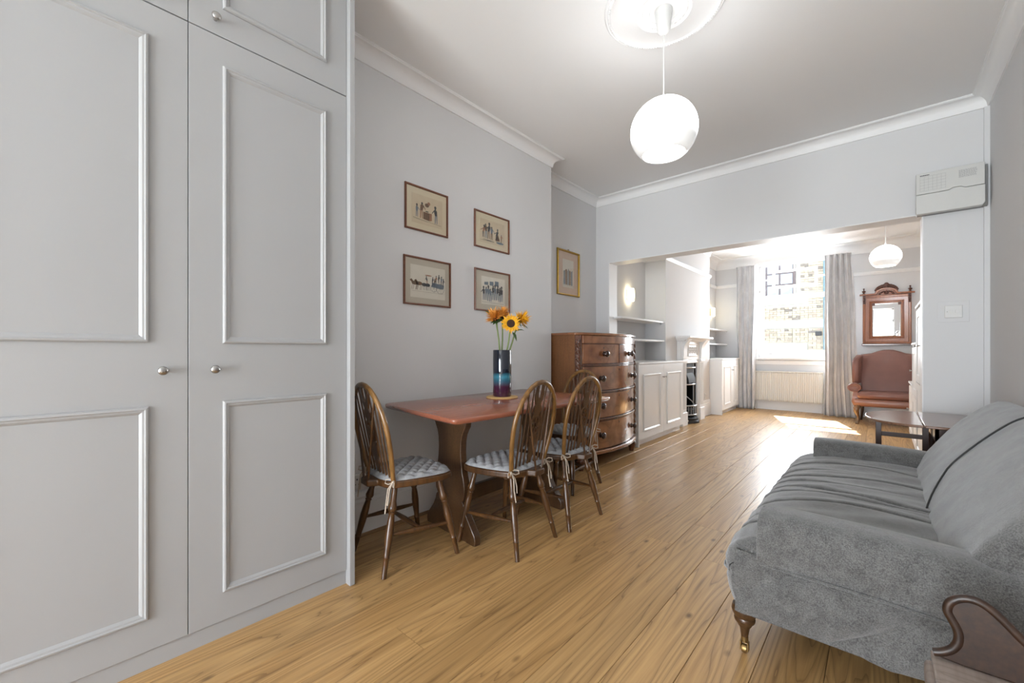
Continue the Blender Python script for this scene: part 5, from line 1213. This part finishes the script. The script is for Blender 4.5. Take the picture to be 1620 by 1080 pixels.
# back
bpf = [(.12, .30), (.135, .40), (.150, .455), (.178, .515), (.225, .59), (.28, .668), (.335, .735), (.390, .795), (.430, .830), (.470, .850), (.505, .853), (.535, .838), (.553, .80), (.558, .70), (.558, .17), (.40, .17), (.14, .20)]
def backmesh(y0, y1, infl=0.0):
    m = MB(); secs = []; N = 90
    for i in range(N+1):
        y = y0+(y1-y0)*i/N; e = min(y-y0, y1-y); rnd = max(0, 1-e/0.045)**2
        ring = []
        for k, (x_, z_) in enumerate(bpf):
            cx_, cz_ = .42, .42
            s_ = 1-0.13*rnd
            wr = 0
            if 1 <= k <= 9: wr = 0.0025*math.sin(y*38+k*1.1)+0.003*math.sin(y*17-k*1.7)+0.0012*math.sin(y*71+k*2.3)
            ring.append((cx_+(x_-cx_)*s_-infl*(1 if k < 9 else 0)+wr*.8, y, cz_+(z_-cz_)*s_-wr*.5+infl*(.8 if 4 < k < 12 else 0)))
        secs.append(ring)
    # resample profile smoothly: use as is with fine ring
    return m.loft(secs)
def cat(P, n):
    out = []
    for i in range(len(P)-1):
        p0, p1, p2, p3 = P[max(i-1, 0)], P[i], P[i+1], P[min(i+2, len(P)-1)]
        for k in range(n):
            t_ = k/n; out.append(tuple(0.5*((2*p1[j])+(-p0[j]+p2[j])*t_+(2*p0[j]-5*p1[j]+4*p2[j]-p3[j])*t_**2+(-p0[j]+3*p1[j]-3*p2[j]+p3[j])*t_**3) for j in (0, 1)))
    out.append(P[-1]); return out
backmesh(SY0+0.02, SY1-0.03).build('backrest', 'sofa', sf, world=True, smooth=70)
seam = []
for k, (x_, z_) in enumerate(cat(bpf[1:12], 3)):
    f = min(1, max(0, (z_-.40)/.20)); y = 2.42+0.28*f
    seam.append((x_-0.004, y, z_+0.003))
MB().tube(seam, 0.0035, 6).build('cover_seam', 'piping', sf, world=True, smooth=60)
for lx, ly in ((-0.380, SY0+0.035), (-0.380, SY1-0.035), (0.50, SY0+0.06), (0.50, SY1-0.06)):
    lg = MB().lathe([(0, .048), (.010, .048), (.013, .07), (.017, .095), (.024, .105), (.026, .112), (.033, .118), (.036, .128), (.033, .136), (.040, .146), (.044, .160), (.040, .178), (0, .178)], (lx, ly, 0), 18).build('leg', 'pedestal', sf, world=True, smooth=50)
    cs = MB().lathe([(0, .040), (.012, .042), (.0125, .062), (0, .063)], (lx, ly, 0), 12)
    cs.box(lx-0.014, lx-0.010, ly-0.012, ly+0.008, 0.012, 0.045).box(lx+0.010, lx+0.014, ly-0.012, ly+0.008, 0.012, 0.045)
    cs.lathe([(0, lx-0.008), (.0155, lx-0.008), (.017, lx), (.0155, lx+0.008), (0, lx+0.008)], (0, ly, 0.0175), 16, 'x')
    cs.build('castor', 'brass', lg, world=True, smooth=50)

# ------------------------------------------------------------------ wooden bench end in the near right corner
bn = thing('wooden_bench', 'dark wooden bench end with a scrolled top, cut by the lower right corner', 'bench', (0.30, 1.15, 0))
sc = [(.087, .452), (.096, .455), (.108, .463), (.118, .474), (.1245, .489), (.126, .505), (.123, .520), (.115, .537), (.1095, .549), (.1090, .560), (.1125, .571), (.120, .580), (.132, .588), (.147, .5905), (.163, .586), (.180, .573), (.197, .555), (.213, .537), (.235, .517), (.270, .497), (.32, .484), (.40, .478), (.52, .475)]
sc = cat(sc, 2)
under = [(.52, .442), (.30, .442), (.20, .442), (.13, .442), (.10, .444), (.090, .446)]
MB().loft([[(x_, y_, z_) for x_, z_ in sc+under] for y_ in (1.315, 1.335)]).build('end_panel', 'benchwood', bn, world=True, bevel=0.004)
rim = [(x_, 1.318, z_-0.001) for x_, z_ in sc]
MB().tube(rim, 0.0085, 10).build('rolled_edge', 'benchwood', bn, world=True, smooth=60)
rl = MB().box(0.084, 0.53, 1.02, 1.345, 0.426, 0.440)
rl.build('upper_rail', 'benchpale', bn, world=True, bevel=0.003)
MB().box(0.073, 0.53, 0.98, 1.335, 0.375, 0.423).build('seat_plank', 'benchpale', bn, world=True, bevel=0.008)
for lx, ly in ((0.13, 1.29), (0.49, 1.29), (0.13, 1.04), (0.49, 1.04)): MB().box(lx-0.022, lx+0.022, ly-0.022, ly+0.022, 0, 0.375).build('leg', 'benchwood', bn, world=True, bevel=0.003)
MB().box(0.15, 0.47, 1.28, 1.30, 0.12, 0.16).box(0.15, 0.47, 1.03, 1.05, 0.12, 0.16).build('stretcher', 'benchwood', bn, world=True, bevel=0.002)
